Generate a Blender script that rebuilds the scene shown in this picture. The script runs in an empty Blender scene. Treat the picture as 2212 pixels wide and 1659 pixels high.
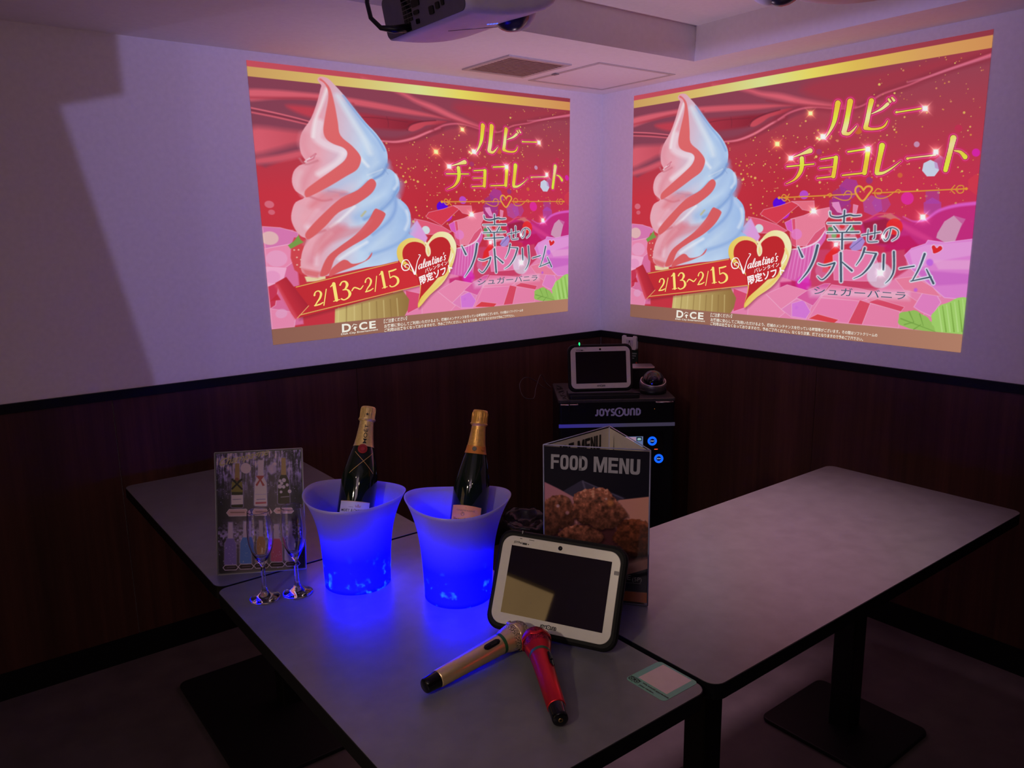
import bpy, bmesh, math, random
import numpy as np
from mathutils import Matrix, Vector
sc = bpy.context.scene
COL = sc.collection
PI = math.pi
random.seed(7)
rng = np.random.default_rng(7)

# ------------------------------------------------------------------ helpers
def s2l(c):
    c = np.asarray(c, float)
    return np.where(c <= 0.04045, c / 12.92, ((c + 0.055) / 1.055) ** 2.4)
def rgb(r, g, b):
    return tuple(float(v) for v in s2l(np.array([r, g, b]) / 255.0))

def new_mat(name):
    m = bpy.data.materials.new(name); m.use_nodes = True
    nt = m.node_tree
    return m, nt, nt.nodes['Principled BSDF']

def mat(name, col, rough=0.5, metal=0.0, spec=0.5, emit=None, estr=0.0, noise=0.0, nscale=40.0, trans=0.0, ior=1.45, coat=0.0, bump=0.0, stretch=None):
    """Principled material whose colour and roughness vary with procedural noise."""
    m, nt, b = new_mat(name)
    b.inputs['Base Color'].default_value = (*col, 1)
    b.inputs['Roughness'].default_value = rough
    b.inputs['Metallic'].default_value = metal
    b.inputs['Specular IOR Level'].default_value = spec
    b.inputs['IOR'].default_value = ior
    b.inputs['Transmission Weight'].default_value = trans
    b.inputs['Coat Weight'].default_value = coat
    if emit is not None:
        b.inputs['Emission Color'].default_value = (*emit, 1)
        b.inputs['Emission Strength'].default_value = estr
    if noise or bump:
        tc = nt.nodes.new('ShaderNodeTexCoord'); mp = nt.nodes.new('ShaderNodeMapping')
        if stretch: mp.inputs['Scale'].default_value = stretch
        nz = nt.nodes.new('ShaderNodeTexNoise'); nz.inputs['Scale'].default_value = nscale
        nz.inputs['Detail'].default_value = 4
        nt.links.new(tc.outputs['Object'], mp.inputs['Vector']); nt.links.new(mp.outputs['Vector'], nz.inputs['Vector'])
        if noise:
            rp = nt.nodes.new('ShaderNodeValToRGB')
            rp.color_ramp.elements[0].position = 0.3; rp.color_ramp.elements[1].position = 0.7
            rp.color_ramp.elements[0].color = (*[c * (1 - noise) for c in col], 1)
            rp.color_ramp.elements[1].color = (*[min(1, c * (1 + noise)) for c in col], 1)
            nt.links.new(nz.outputs['Fac'], rp.inputs['Fac']); nt.links.new(rp.outputs['Color'], b.inputs['Base Color'])
        if bump:
            bp = nt.nodes.new('ShaderNodeBump'); bp.inputs['Strength'].default_value = bump; bp.inputs['Distance'].default_value = 0.002
            nt.links.new(nz.outputs['Fac'], bp.inputs['Height']); nt.links.new(bp.outputs['Normal'], b.inputs['Normal'])
    return m

def link(o, parent=None):
    COL.objects.link(o)
    if parent is not None: o.parent = parent
    return o

def tag(o, label=None, cat=None, group=None, kind=None):
    if label: o['label'] = label
    if cat: o['category'] = cat
    if group: o['group'] = group
    if kind: o['kind'] = kind
    return o

def thing(name, label, cat, loc=(0, 0, 0), rotz=0.0, group=None, matrix=None):
    o = bpy.data.objects.new(name, None); COL.objects.link(o)
    o.empty_display_size = 0.05
    if matrix is not None: o.matrix_world = matrix
    else:
        o.location = loc; o.rotation_euler = (0, 0, rotz)
    return tag(o, label, cat, group)

def frame(P0, e, u):
    e = Vector(e).normalized(); u = Vector(u).normalized(); n = e.cross(u)
    M = Matrix(((e.x, u.x, n.x, P0[0]), (e.y, u.y, n.y, P0[1]), (e.z, u.z, n.z, P0[2]), (0, 0, 0, 1)))
    return M

class MB:
    """collects shapes and links them as ONE mesh object"""
    def __init__(s): s.v = []; s.f = []; s.sm = []
    def add(s, V, F, M=None, smooth=False):
        k = len(s.v)
        for p in V:
            q = Vector(p)
            s.v.append(tuple(M @ q) if M is not None else tuple(q))
        for f in F: s.f.append([i + k for i in f]); s.sm.append(smooth)
        return s
    def box(s, x0, x1, y0, y1, z0, z1, M=None):
        V = [(x0,y0,z0),(x1,y0,z0),(x1,y1,z0),(x0,y1,z0),(x0,y0,z1),(x1,y0,z1),(x1,y1,z1),(x0,y1,z1)]
        F = [(0,3,2,1),(4,5,6,7),(0,1,5,4),(1,2,6,5),(2,3,7,6),(3,0,4,7)]
        return s.add(V, F, M)
    def prism(s, pts, z0, z1, M=None, smooth=False, bevel=0.0):
        """pts: counter-clockwise outline"""
        n = len(pts)
        rings = [(0.0, z0), (0.0, z1)] if not bevel else [(bevel, z0), (bevel * .3, z0 + bevel * .3), (0, z0 + bevel), (0, z1 - bevel), (bevel * .3, z1 - bevel * .3), (bevel, z1)]
        V = []
        for ins, z in rings:
            for (x, y) in (inset(pts, ins) if ins else pts): V.append((x, y, z))
        F = [list(range(n))[::-1]]
        k = len(rings)
        for j in range(k - 1):
            for i in range(n):
                i2 = (i + 1) % n
                F.append((j * n + i, j * n + i2, (j + 1) * n + i2, (j + 1) * n + i))
        F.append([(k - 1) * n + i for i in range(n)])
        return s.add(V, F, M, smooth)
    def lathe(s, prof, seg=48, M=None, smooth=True, cap0=False, cap1=False):
        V = []; F = []
        for (r, z) in prof:
            for i in range(seg):
                a = 2 * PI * i / seg; V.append((r * math.cos(a), r * math.sin(a), z))
        for j in range(len(prof) - 1):
            for i in range(seg):
                i2 = (i + 1) % seg
                F.append((j * seg + i, j * seg + i2, (j + 1) * seg + i2, (j + 1) * seg + i))
        if cap0: F.append([i for i in range(seg)][::-1])
        if cap1: F.append([(len(prof) - 1) * seg + i for i in range(seg)])
        return s.add(V, F, M, smooth)
    def tube(s, pts, r, seg=8, M=None, closed=False):
        pts = [Vector(p) for p in pts]; n = len(pts); V = []; F = []
        prev = None
        for i, p in enumerate(pts):
            if closed: t = pts[(i + 1) % n] - pts[i - 1]
            else: t = pts[min(i + 1, n - 1)] - pts[max(i - 1, 0)]
            t.normalize()
            if prev is None:
                a = Vector((0, 0, 1)) if abs(t.z) < .9 else Vector((1, 0, 0))
                nrm = t.cross(a).normalized()
            else:
                nrm = (prev - t * prev.dot(t)).normalized()
            prev = nrm; bi = t.cross(nrm)
            rr = r[i] if isinstance(r, (list, tuple)) else r
            for k in range(seg):
                a = 2 * PI * k / seg; V.append(p + nrm * (rr * math.cos(a)) + bi * (rr * math.sin(a)))
        m = n if closed else n - 1
        for i in range(m):
            i2 = (i + 1) % n
            for k in range(seg):
                k2 = (k + 1) % seg
                F.append((i * seg + k, i * seg + k2, i2 * seg + k2, i2 * seg + k))
        if not closed:
            F.append([k for k in range(seg)][::-1]); F.append([(n - 1) * seg + k for k in range(seg)])
        return s.add(V, F, M, True)
    def sphere(s, c, r, seg=24, ring=12, M=None, a0=0.0, a1=PI, sc_=(1, 1, 1)):
        V = []; F = []
        for j in range(ring + 1):
            t = a0 + (a1 - a0) * j / ring
            for i in range(seg):
                a = 2 * PI * i / seg
                V.append((c[0] + r * sc_[0] * math.sin(t) * math.cos(a), c[1] + r * sc_[1] * math.sin(t) * math.sin(a), c[2] + r * sc_[2] * math.cos(t)))
        for j in range(ring):
            for i in range(seg):
                i2 = (i + 1) % seg
                F.append((j * seg + i, (j + 1) * seg + i, (j + 1) * seg + i2, j * seg + i2))
        return s.add(V, F, M, True)
    def build(s, name, material, parent=None, kind=None):
        me = bpy.data.meshes.new(name); me.from_pydata(s.v, [], s.f)
        me.polygons.foreach_set('use_smooth', s.sm)
        me.materials.append(material); me.update()
        o = bpy.data.objects.new(name, me); link(o, parent)
        if kind: o['kind'] = kind
        return o

def rrect(x0, x1, y0, y1, r, seg=6):
    P = []
    for cx, cy, a0 in ((x1 - r, y0 + r, -PI / 2), (x1 - r, y1 - r, 0), (x0 + r, y1 - r, PI / 2), (x0 + r, y0 + r, PI)):
        for i in range(seg + 1):
            a = a0 + PI / 2 * i / seg; P.append((cx + r * math.cos(a), cy + r * math.sin(a)))
    return P
def inset(pts, d):
    n = len(pts); out = []
    for i in range(n):
        a = Vector((*pts[i - 1], 0)); b = Vector((*pts[i], 0)); c = Vector((*pts[(i + 1) % n], 0))
        t = (c - a)
        if t.length < 1e-9: out.append(pts[i]); continue
        t.normalize(); out.append((b.x - t.y * d, b.y + t.x * d))
    return out

# ---- flat lettering -------------------------------------------------------
_txt = {}
def text2d(s, offset=0.0, shear=0.0):
    key = (s, offset, shear)
    if key in _txt: return _txt[key]
    cu = bpy.data.curves.new('t', 'FONT'); cu.body = s; cu.size = 1; cu.offset = offset; cu.shear = shear; cu.resolution_u = 4
    ob = bpy.data.objects.new('t', cu); COL.objects.link(ob)
    dg = bpy.context.evaluated_depsgraph_get(); dg.update()
    me = bpy.data.meshes.new_from_object(ob.evaluated_get(dg))
    V = np.array([v.co[:2] for v in me.vertices]).reshape(-1, 2); F = [list(p.vertices) for p in me.polygons]
    bpy.data.objects.remove(ob); bpy.data.curves.remove(cu); bpy.data.meshes.remove(me)
    _txt[key] = (V, F); return V, F

class G2:
    """flat figures in a 2D frame, mapped into space at the end"""
    def __init__(s): s.v = []; s.f = []
    def add(s, V, F):
        k = len(s.v); s.v += [tuple(map(float, p)) for p in V]; s.f += [[i + k for i in f] for f in F]; return s
    def poly(s, pts): return s.add(pts, [list(range(len(pts)))])
    def disc(s, c, r, n=24, ry=None):
        ry = ry or r
        return s.poly([(c[0] + r * math.cos(2 * PI * i / n), c[1] + ry * math.sin(2 * PI * i / n)) for i in range(n)])
    def ring(s, c, r0, r1, n=32, a0=0, a1=2 * PI, k=1.0):
        V = []; F = []
        for i in range(n + 1):
            a = a0 + (a1 - a0) * i / n
            V += [(c[0] + r0 * math.cos(a), c[1] + r0 * k * math.sin(a)), (c[0] + r1 * math.cos(a), c[1] + r1 * k * math.sin(a))]
        for i in range(n): F.append((2 * i, 2 * i + 1, 2 * i + 3, 2 * i + 2))
        return s.add(V, F)
    def ribbon(s, pts, w, closed=False):
        pts = [Vector((p[0], p[1])) for p in pts]
        if closed: pts = pts + [pts[0], pts[1]]
        for i in range(len(pts) - 1):
            a, b = pts[i], pts[i + 1]; d = (b - a)
            if d.length < 1e-9: continue
            d.normalize(); nn = Vector((-d.y, d.x)) * (w / 2)
            s.poly([a + nn, a - nn, b - nn, b + nn][::1])
            if 0 < i: s.disc(a, w / 2, 12)
        return s
    def text(s, t, P00, P10, P01, offset=0.0, shear=0.0):
        """fits the text's own box to the parallelogram P00 (bottom left), P10 (bottom right), P01 (top left)"""
        V, F = text2d(t, offset, shear)
        if len(V) == 0: return s
        lo = V.min(0); hi = V.max(0); q = (V - lo) / (hi - lo)
        P00 = np.array(P00, float); e = np.array(P10, float) - P00; u = np.array(P01, float) - P00
        return s.add(P00 + q[:, :1] * e + q[:, 1:] * u, F)
    def build(s, name, material, parent=None, f=None, z=0.0, M=None):
        V = [f(p) if f else (p[0], p[1], z) for p in s.v]
        if M is not None: V = [tuple(M @ Vector(p)) for p in V]
        # every glyph face turned the same way
        me = bpy.data.meshes.new(name); me.from_pydata(V, [], s.f); me.materials.append(material); me.update()
        o = bpy.data.objects.new(name, me); return link(o, parent)

def block_letters(g, s_, P00, P10, P01, wide=None):
    """heavy condensed capitals, fitted to the parallelogram"""
    wd = {'M': .86, 'I': .28, ' ': .30}
    tot = sum(wd.get(c, .62) for c in s_) + .07 * (len(s_) - 1); x = 0
    P00 = np.array(P00, float); e = np.array(P10, float) - P00; u = np.array(P01, float) - P00
    T = .20; B = .19
    for c in s_:
        w = wd.get(c, .62); h = G2()
        bar = lambda x0, x1, y0, y1: h.poly([(x0, y0), (x1, y0), (x1, y1), (x0, y1)])
        def arcring(x0, x1, y0, y1, a0, a1, kx, n=16):
            cx, cy = (x0 + x1) / 2, (y0 + y1) / 2; rx, ry = (x1 - x0) / 2, (y1 - y0) / 2; V = []
            for i in range(n + 1):
                a = a0 + (a1 - a0) * i / n; k = lambda v: math.copysign(abs(v) ** .62, v)
                V += [(cx + rx * k(math.cos(a)), cy + ry * k(math.sin(a))), (cx + (rx - T) * k(math.cos(a)), cy + (ry - B) * k(math.sin(a)))]
            h.add(V, [(2*i, 2*i+1, 2*i+3, 2*i+2) for i in range(n)])
        if c in 'FE':
            bar(0, T, 0, 1); bar(T, w, 1 - B, 1); bar(T, w * .93, .43, .43 + B * .9)
            if c == 'E': bar(T, w, 0, B)
        elif c == 'I': bar(0, w * .8, 0, 1)
        elif c == 'O': arcring(0, w, 0, 1, 0, 2 * PI, 1, 40)
        elif c == 'D': bar(0, T, 0, 1); arcring(-w, w, 0, 1, -PI / 2, PI / 2, 1, 24)
        elif c == 'U': bar(0, T, .35, 1); bar(w - T, w, .35, 1); arcring(0, w, 0, .7, PI, 2 * PI, 1, 24)
        elif c == 'N': h.poly([(0, 0), (T, 0), (T, .62), (w - T, 0), (w, 0), (w, 1), (w - T, 1), (w - T, .40), (T, 1), (0, 1)])
        elif c == 'M':
            t_ = T * .92; h.poly([(0, 0), (t_, 0), (t_, .66), (w / 2 - .085, 0), (w / 2 + .085, 0), (w - t_, .66), (w - t_, 0), (w, 0), (w, 1), (w - t_ * 1.4, 1), (w / 2, .38), (t_ * 1.4, 1), (0, 1)])
        elif c == 'S':
            arcring(0, w, .44, 1, 0.25, PI * 1.5, 1, 20); arcring(0, w, 0, .58, -PI * .9, PI / 2, 1, 20)
        g.add([P00 + e * ((x + p[0]) / tot) + u * p[1] for p in h.v], h.f); x += w + .07
    return g

def logo_letters(g, x0, x1, y0, y1):
    """the seven rounded block letters of the karaoke maker's logo, the O as a ring with an upright slit"""
    W = x1 - x0; H = y1 - y0
    def P(x, y): return (x0 + W * x / 7.45, y0 + H * y)
    w = min(H * 0.23, W / 7.45 * .30)
    g.ribbon([P(.42, .90), P(.42, .25), P(.30, .12), P(.05, .12)], w)
    g.ribbon([P(.82, .75), P(.82, .25), P(1.0, .10), P(1.22, .10), P(1.40, .25), P(1.40, .75), P(1.22, .9), P(1.0, .9)], w, True)
    g.ribbon([P(1.62, .95), P(2.02, .5), P(2.42, .95)], w); g.ribbon([P(2.02, .55), P(2.02, .02)], w)
    g.ribbon([P(3.15, .88), P(2.80, .88), P(2.68, .72), P(2.80, .56), P(3.05, .45), P(3.16, .28), P(3.04, .12), P(2.62, .12)], w)
    c = P(3.98, .5); r = .62 * H
    g.ring(c, r * .70, r * 1.02, 36); g.disc(c, r * .16, 16, r * .42)
    g.ribbon([P(4.85, .95), P(4.85, .25), P(5.0, .10), P(5.3, .10), P(5.45, .25), P(5.45, .95)], w)
    g.ribbon([P(5.83, .02), P(5.83, .75), P(5.98, .90), P(6.25, .90), P(6.40, .75), P(6.40, .02)], w)
    g.ribbon([P(6.80, .12), P(6.80, .88), P(7.1, .88), P(7.33, .68), P(7.33, .30), P(7.1, .12)], w, True)
    return g

# ---- painted surfaces: a fine mesh whose vertices carry the print ---------
def homography(src, dst):
    A = []
    for (x, y), (u, v) in zip(src, dst):
        A.append([x, y, 1, 0, 0, 0, -u * x, -u * y, -u]); A.append([0, 0, 0, x, y, 1, -v * x, -v * y, -v])
    _, _, vt = np.linalg.svd(np.array(A, float)); return vt[-1].reshape(3, 3)
def hmap(Hm, x, y):
    w = Hm[2, 0] * x + Hm[2, 1] * y + Hm[2, 2]
    return (Hm[0, 0] * x + Hm[0, 1] * y + Hm[0, 2]) / w, (Hm[1, 0] * x + Hm[1, 1] * y + Hm[1, 2]) / w

def smooth_poly(pts, n=5, closed=True):
    P = np.array(pts, float); N = len(P); out = []
    rngi = range(N) if closed else range(N - 1)
    for i in rngi:
        if closed: p0, p1, p2, p3 = P[i - 1], P[i], P[(i + 1) % N], P[(i + 2) % N]
        else: p0, p1, p2, p3 = P[max(i - 1, 0)], P[i], P[i + 1], P[min(i + 2, N - 1)]
        for k in range(n):
            t = k / n
            out.append(.5 * ((2 * p1) + (-p0 + p2) * t + (2 * p0 - 5 * p1 + 4 * p2 - p3) * t * t + (-p0 + 3 * p1 - 3 * p2 + p3) * t ** 3))
    if not closed: out.append(P[-1])
    return np.array(out)

def vnoise(x, y, seed):
    r = np.random.default_rng(seed).random((64, 64))
    xi = np.floor(x).astype(int); yi = np.floor(y).astype(int); fx = x - xi; fy = y - yi
    fx = fx * fx * (3 - 2 * fx); fy = fy * fy * (3 - 2 * fy)
    a = r[yi % 64, xi % 64]; b = r[yi % 64, (xi + 1) % 64]; c = r[(yi + 1) % 64, xi % 64]; d = r[(yi + 1) % 64, (xi + 1) % 64]
    return (a * (1 - fx) + b * fx) * (1 - fy) + (c * (1 - fx) + d * fx) * fy
def fbm(x, y, seed, oc=4):
    s = 0; a = .5
    for k in range(oc): s = s + a * vnoise(x * 2 ** k, y * 2 ** k, seed + k); a *= .5
    return s

class Canvas:
    """colours on an nx x ny grid; drawing coordinates are those of the traced picture, quad = its TL, TR, BR, BL"""
    def __init__(s, nx, ny, quad, base=(128, 128, 128)):
        s.nx, s.ny = nx, ny
        s.H = homography([(0, 1), (1, 1), (1, 0), (0, 0)], quad); s.Hi = np.linalg.inv(s.H)
        U, V = np.meshgrid(np.linspace(0, 1, nx), np.linspace(0, 1, ny))
        s.U, s.V = U, V
        s.X, s.Y = hmap(s.H, U, V)
        s.C = np.empty((ny, nx, 3)); s.C[:] = base
    def uv(s, x, y): return hmap(s.Hi, x, y)
    def _box(s, pts, pad):
        P = np.array(pts, float)
        m = (s.X > P[:, 0].min() - pad) & (s.X < P[:, 0].max() + pad) & (s.Y > P[:, 1].min() - pad) & (s.Y < P[:, 1].max() + pad)
        r = np.where(m.any(1))[0]; c = np.where(m.any(0))[0]
        if len(r) == 0: return None
        return slice(r[0], r[-1] + 1), slice(c[0], c[-1] + 1)
    def _blend(s, sl, cov, col, add=False):
        x, y = s.X[sl], s.Y[sl]
        c = col(x, y) if callable(col) else np.array(col, float)
        if add: s.C[sl] = np.minimum(255, s.C[sl] + cov[..., None] * c)
        else: s.C[sl] = s.C[sl] * (1 - cov[..., None]) + c * cov[..., None]
    def fill(s, pts, col, soft=1.2, alpha=1.0, sm=0):
        if sm: pts = smooth_poly(pts, sm)
        P = np.array(pts, float); sl = s._box(P, soft + 1)
        if sl is None: return
        x, y = s.X[sl], s.Y[sl]; ins = np.zeros(x.shape, bool); d2 = np.full(x.shape, 1e12)
        for i in range(len(P)):
            (x0, y0), (x1, y1) = P[i - 1], P[i]
            if y0 != y1:
                ins ^= ((y0 > y) != (y1 > y)) & (x < (x1 - x0) * (y - y0) / (y1 - y0) + x0)
            dx, dy = x1 - x0, y1 - y0; L = dx * dx + dy * dy
            if L < 1e-9: continue
            t = np.clip(((x - x0) * dx + (y - y0) * dy) / L, 0, 1)
            d2 = np.minimum(d2, (x - x0 - t * dx) ** 2 + (y - y0 - t * dy) ** 2)
        sd = np.sqrt(d2) * np.where(ins, 1, -1)
        s._blend(sl, np.clip(sd / (2 * soft) + .5, 0, 1) * alpha, col)
    def stroke(s, pts, w, col, soft=1.0, alpha=1.0, sm=0, extra=0.0, add=False):
        P = np.array([p[:2] for p in pts], float); N = len(P)
        ws = np.array([p[2] if len(p) > 2 else w for p in pts], float)
        if sm and N > 2:
            Q = smooth_poly(np.column_stack([P, ws]), sm, False); P = Q[:, :2]; ws = np.maximum(Q[:, 2], 0.5)
        ws = ws / 2 + extra / 2
        sl = s._box(P, ws.max() + soft + 1)
        if sl is None: return
        x, y = s.X[sl], s.Y[sl]; sd = np.full(x.shape, -1e9)
        for i in range(len(P) - 1):
            (x0, y0), (x1, y1) = P[i], P[i + 1]; dx, dy = x1 - x0, y1 - y0; L = max(dx * dx + dy * dy, 1e-9)
            t = np.clip(((x - x0) * dx + (y - y0) * dy) / L, 0, 1)
            sd = np.maximum(sd, ws[i] + (ws[i + 1] - ws[i]) * t - np.hypot(x - x0 - t * dx, y - y0 - t * dy))
        s._blend(sl, np.clip(sd / (2 * soft) + .5, 0, 1) * alpha, col, add)
    def disc(s, cx, cy, r, col, soft=1.0, alpha=1.0, add=False):
        sl = s._box([(cx - r, cy - r), (cx + r, cy + r)], soft + 1)
        if sl is None: return
        d = np.hypot(s.X[sl] - cx, s.Y[sl] - cy)
        s._blend(sl, np.clip((r - d) / (2 * soft) + .5, 0, 1) * alpha, col, add)
    def sparkle(s, cx, cy, R, col=(255, 245, 190)):
        sl = s._box([(cx - R, cy - R), (cx + R, cy + R)], 1)
        if sl is None: return
        x = s.X[sl] - cx; y = s.Y[sl] - cy; d = np.hypot(x, y) / R
        a = (x + y) * .707 / R; b = (x - y) * .707 / R
        g = np.exp(-(d / .16) ** 2) * 1.4 + np.exp(-(np.abs(a) / .03)) * np.clip(1 - np.abs(b), 0, 1) ** 2 * .9 + np.exp(-(np.abs(b) / .03)) * np.clip(1 - np.abs(a), 0, 1) ** 2 * .9 + .35 * np.exp(-(d / .4) ** 2)
        s._blend(sl, np.clip(g, 0, 1.2) * np.clip((1 - d) * 4, 0, 1), col, True)
    def mesh(s, name, f, material, parent=None):
        """f(u, v) -> (x, y, z) arrays"""
        x, y, z = f(s.U.ravel(), s.V.ravel())
        co = np.stack([x, y, z], 1).astype(np.float32)
        nx, ny = s.nx, s.ny
        i = np.arange(nx * ny, dtype=np.int32).reshape(ny, nx)
        q = np.stack([i[:-1, :-1], i[:-1, 1:], i[1:, 1:], i[1:, :-1]], -1).reshape(-1, 4)
        me = bpy.data.meshes.new(name)
        me.vertices.add(len(co)); me.vertices.foreach_set('co', co.ravel())
        me.loops.add(q.size); me.loops.foreach_set('vertex_index', q.ravel())
        me.polygons.add(len(q)); me.polygons.foreach_set('loop_start', np.arange(0, q.size, 4, dtype=np.int32))
        me.update(calc_edges=True)
        at = me.color_attributes.new('print', 'FLOAT_COLOR', 'POINT')
        c = np.ones((len(co), 4), np.float32); c[:, :3] = s2l(np.clip(s.C.reshape(-1, 3), 0, 255) / 255.0)
        at.data.foreach_set('color', c.ravel())
        me.materials.append(material)
        o = bpy.data.objects.new(name, me); return link(o, parent)

def print_mat(name, rough=.3, gain=1.0, emit=False, spec=.5):
    m, nt, b = new_mat(name)
    a = nt.nodes.new('ShaderNodeVertexColor'); a.layer_name = 'print'
    if emit:
        e = nt.nodes.new('ShaderNodeEmission'); e.inputs['Strength'].default_value = gain
        nt.links.new(a.outputs['Color'], e.inputs['Color'])
        nt.links.new(e.outputs[0], nt.nodes['Material Output'].inputs['Surface'])
        m.cycles.emission_sampling = 'NONE'
    else:
        nt.links.new(a.outputs['Color'], b.inputs['Base Color']); b.inputs['Roughness'].default_value = rough
        b.inputs['Specular IOR Level'].default_value = spec
    return m
def glow_mat(name, col, s=1.0):
    m, nt, b = new_mat(name)
    e = nt.nodes.new('ShaderNodeEmission'); e.inputs['Color'].default_value = (*col, 1); e.inputs['Strength'].default_value = s
    nt.links.new(e.outputs[0], nt.nodes['Material Output'].inputs['Surface'])
    return m
def lin(p0, c0, p1, c1):
    p0 = np.array(p0, float); p1 = np.array(p1, float); d = p1 - p0; L = d @ d; c0 = np.array(c0, float); c1 = np.array(c1, float)
    def f(x, y):
        t = np.clip(((x - p0[0]) * d[0] + (y - p0[1]) * d[1]) / L, 0, 1)[..., None]
        return c0 * (1 - t) + c1 * t
    return f
# ================================================================= the projected advert (painted once, thrown on two walls)
QUAD = [(68, 358), (1833, 30), (1672, 1617), (50, 1440)]
cv = Canvas(900, 740, QUAD, (196, 52, 66))
def A(L): return [(750 + p[0] * .4726, 295.4 + p[1] * .4726, *[w * .4726 for w in p[2:]]) for p in L]
def B(L): return [(500 + p[0] * .5753, 840.9 + p[1] * .5753, *[w * .5753 for w in p[2:]]) for p in L]
def Cc(L): return [(45.5 + .6985 * p[0], 318.2 + .6985 * p[1], *[w * .6985 for w in p[2:]]) for p in L]

X, Y = cv.X, cv.Y
# ground: deep red, browner at the top, magenta towards the lower right
t = np.clip((cv.V - .55) / .4, 0, 1)[..., None]
cv.C = np.array([205, 48, 62.]) * (1 - t) + np.array([150, 66, 84.]) * t
t = np.clip((cv.U - .55) / .45, 0, 1)[..., None] * np.clip((.75 - cv.V) / .5, 0, 1)[..., None]
cv.C = cv.C * (1 - .55 * t) + np.array([205, 35, 130.]) * .55 * t
t = (np.clip(1 - np.hypot(cv.U - .52, (cv.V - .5) * .8) / .28, 0, 1)[..., None])
cv.C = cv.C * (1 - .45 * t) + np.array([172, 28, 44.]) * .45 * t

# satin folds
cv.fill([(60, 350), (1840, 20), (1840, 62), (60, 392)], lin((68, 360), (206, 78, 92), (1800, 40), (150, 52, 66)))
cv.fill(Cc([(10,140),(350,80),(900,-10),(1400,-100),(2700,-300),(2700,-190),(2300,-130),(1900,-20),(1650,70),(1400,130),(1170,195),(1000,290),(850,350),(700,380),(400,470),(200,540),(10,610)]), lin((68, 420), (134, 62, 82), (1500, 200), (150, 58, 76)), 8, 1, 3)
cv.fill(A([(500,-40),(900,-90),(1500,-200),(2330,-420),(2330,-300),(1700,-120),(1400,0),(1100,120),(860,210),(600,200),(300,80)]), (168, 52, 68), 24, .9, 3)
# long soft ridge running in from the left edge
cv.fill(Cc([(10,222),(120,190),(260,165),(430,140),(640,124),(860,116),(1060,116),(1180,122),(1080,130),(900,150),(700,162),(480,176),(300,196),(150,232),(10,278)]), lin((60, 440), (226, 98, 114), (900, 400), (206, 78, 92)), 7, 1, 4)
cv.stroke(Cc([(10,262,10),(150,228,12),(320,188,12),(520,166,10)]), 10, (158, 44, 60), 6, .7, 5)
cv.fill(Cc([(180,262),(300,240),(480,222),(700,206),(860,190),(960,184),(880,226),(840,270),(640,300),(440,312),(260,300)]), lin((250, 500), (196, 60, 76), (640, 500), (140, 34, 50)), 9, 1, 4)
cv.fill(Cc([(845,262),(880,222),(960,186),(1060,156),(1150,142),(1080,180),(990,205),(940,240),(880,272)]), lin((640, 480), (206, 74, 88), (850, 420), (190, 60, 74)), 4, 1, 4)
cv.stroke(Cc([(845,268,6),(870,228,8),(950,186,8),(1060,154,6)]), 8, (96, 26, 42), 4, .8, 5)
cv.stroke(Cc([(500,255,4),(640,228,5),(760,218,5),(850,212,4)]), 5, (110, 34, 50), 3, .7, 5); cv.stroke(Cc([(715,205,4),(722,240,5),(718,275,3)]), 4, (110, 34, 50), 3, .6, 4)
cv.stroke(Cc([(10,312,7),(120,316,8),(240,326,7),(380,346,5)]), 7, (232, 106, 122), 2.5, 1, 5); cv.stroke(Cc([(10,336,8),(130,340,9),(260,350,8),(420,366,5)]), 8, (224, 96, 112), 3, 1, 5)
cv.stroke(Cc([(10,324,5),(160,330,6),(320,346,4)]), 5, (120, 34, 50), 3, .7, 5)
cv.fill(Cc([(10,424),(200,402),(420,388),(660,372),(640,396),(430,440),(230,470),(120,520),(10,560)]), lin((80, 600), (222, 92, 108), (460, 590), (170, 50, 64)), 14, 1, 4)
cv.fill(Cc([(10,590),(120,552),(235,508),(238,540),(130,588),(10,618)]), (214, 86, 102), 8, 1, 3)
# bright hem sweeping from the cone up to the right corner
HEM = Cc([(640,380,8),(760,368,14),(880,322,16),(1000,252,14),(1090,205,12)])
cv.stroke(HEM, 0, (150, 40, 56), 12, .7, 6, 26); cv.stroke(HEM, 0, (236, 118, 138), 4, 1, 6)
HEM2 = A([(60,378,12),(180,305,14),(330,258,14),(480,248,11),(640,262,9),(780,262,9),(900,244,10),(1000,196,12),(1130,118,14),(1270,66,12),(1420,16,12),(1600,-60,14),(1900,-170,18),(2330,-320,26)])
cv.stroke(HEM2, 0, (140, 40, 58), 14, .6, 6, 30); cv.stroke(HEM2, 0, (232, 106, 130), 5, 1, 6)
cv.stroke(A([(1400,-10,5),(1620,-70,12),(1850,-150,18),(2330,-300,16)]), 12, (228, 116, 146), 6, .9, 6)
cv.stroke(A([(-620,20,8),(-420,40,24),(-240,74,40),(-120,110,46),(80,140,66),(300,190,64),(520,222,46),(700,238,26),(860,244,12)]), 40, (222, 94, 110), 11, 1, 6)
cv.stroke(A([(-60,180,12),(150,215,14),(380,232,12),(600,246,8)]), 12, (150, 44, 60), 8, .7, 6)

# gold band at the top
def band(x, y):
    u = np.clip((x - 68) / 1765, 0, 1)[..., None]
    ks = [(0, (216, 168, 96)), (.18, (228, 200, 110)), (.36, (226, 236, 150)), (.5, (240, 226, 96)), (.62, (232, 196, 84)), (.8, (226, 168, 92)), (1, (222, 152, 86))]
    out = np.zeros(x.shape + (3,)); out[:] = ks[0][1]
    for (a, c0), (b, c1) in zip(ks, ks[1:]):
        k = np.clip((u - a) / (b - a), 0, 1); out = np.where(u >= a, np.array(c0) * (1 - k) + np.array(c1) * k, out)
    return out
cv.fill([(50, 384), (1850, 54), (1846, 118), (50, 421)], band, 1.2)

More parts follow.
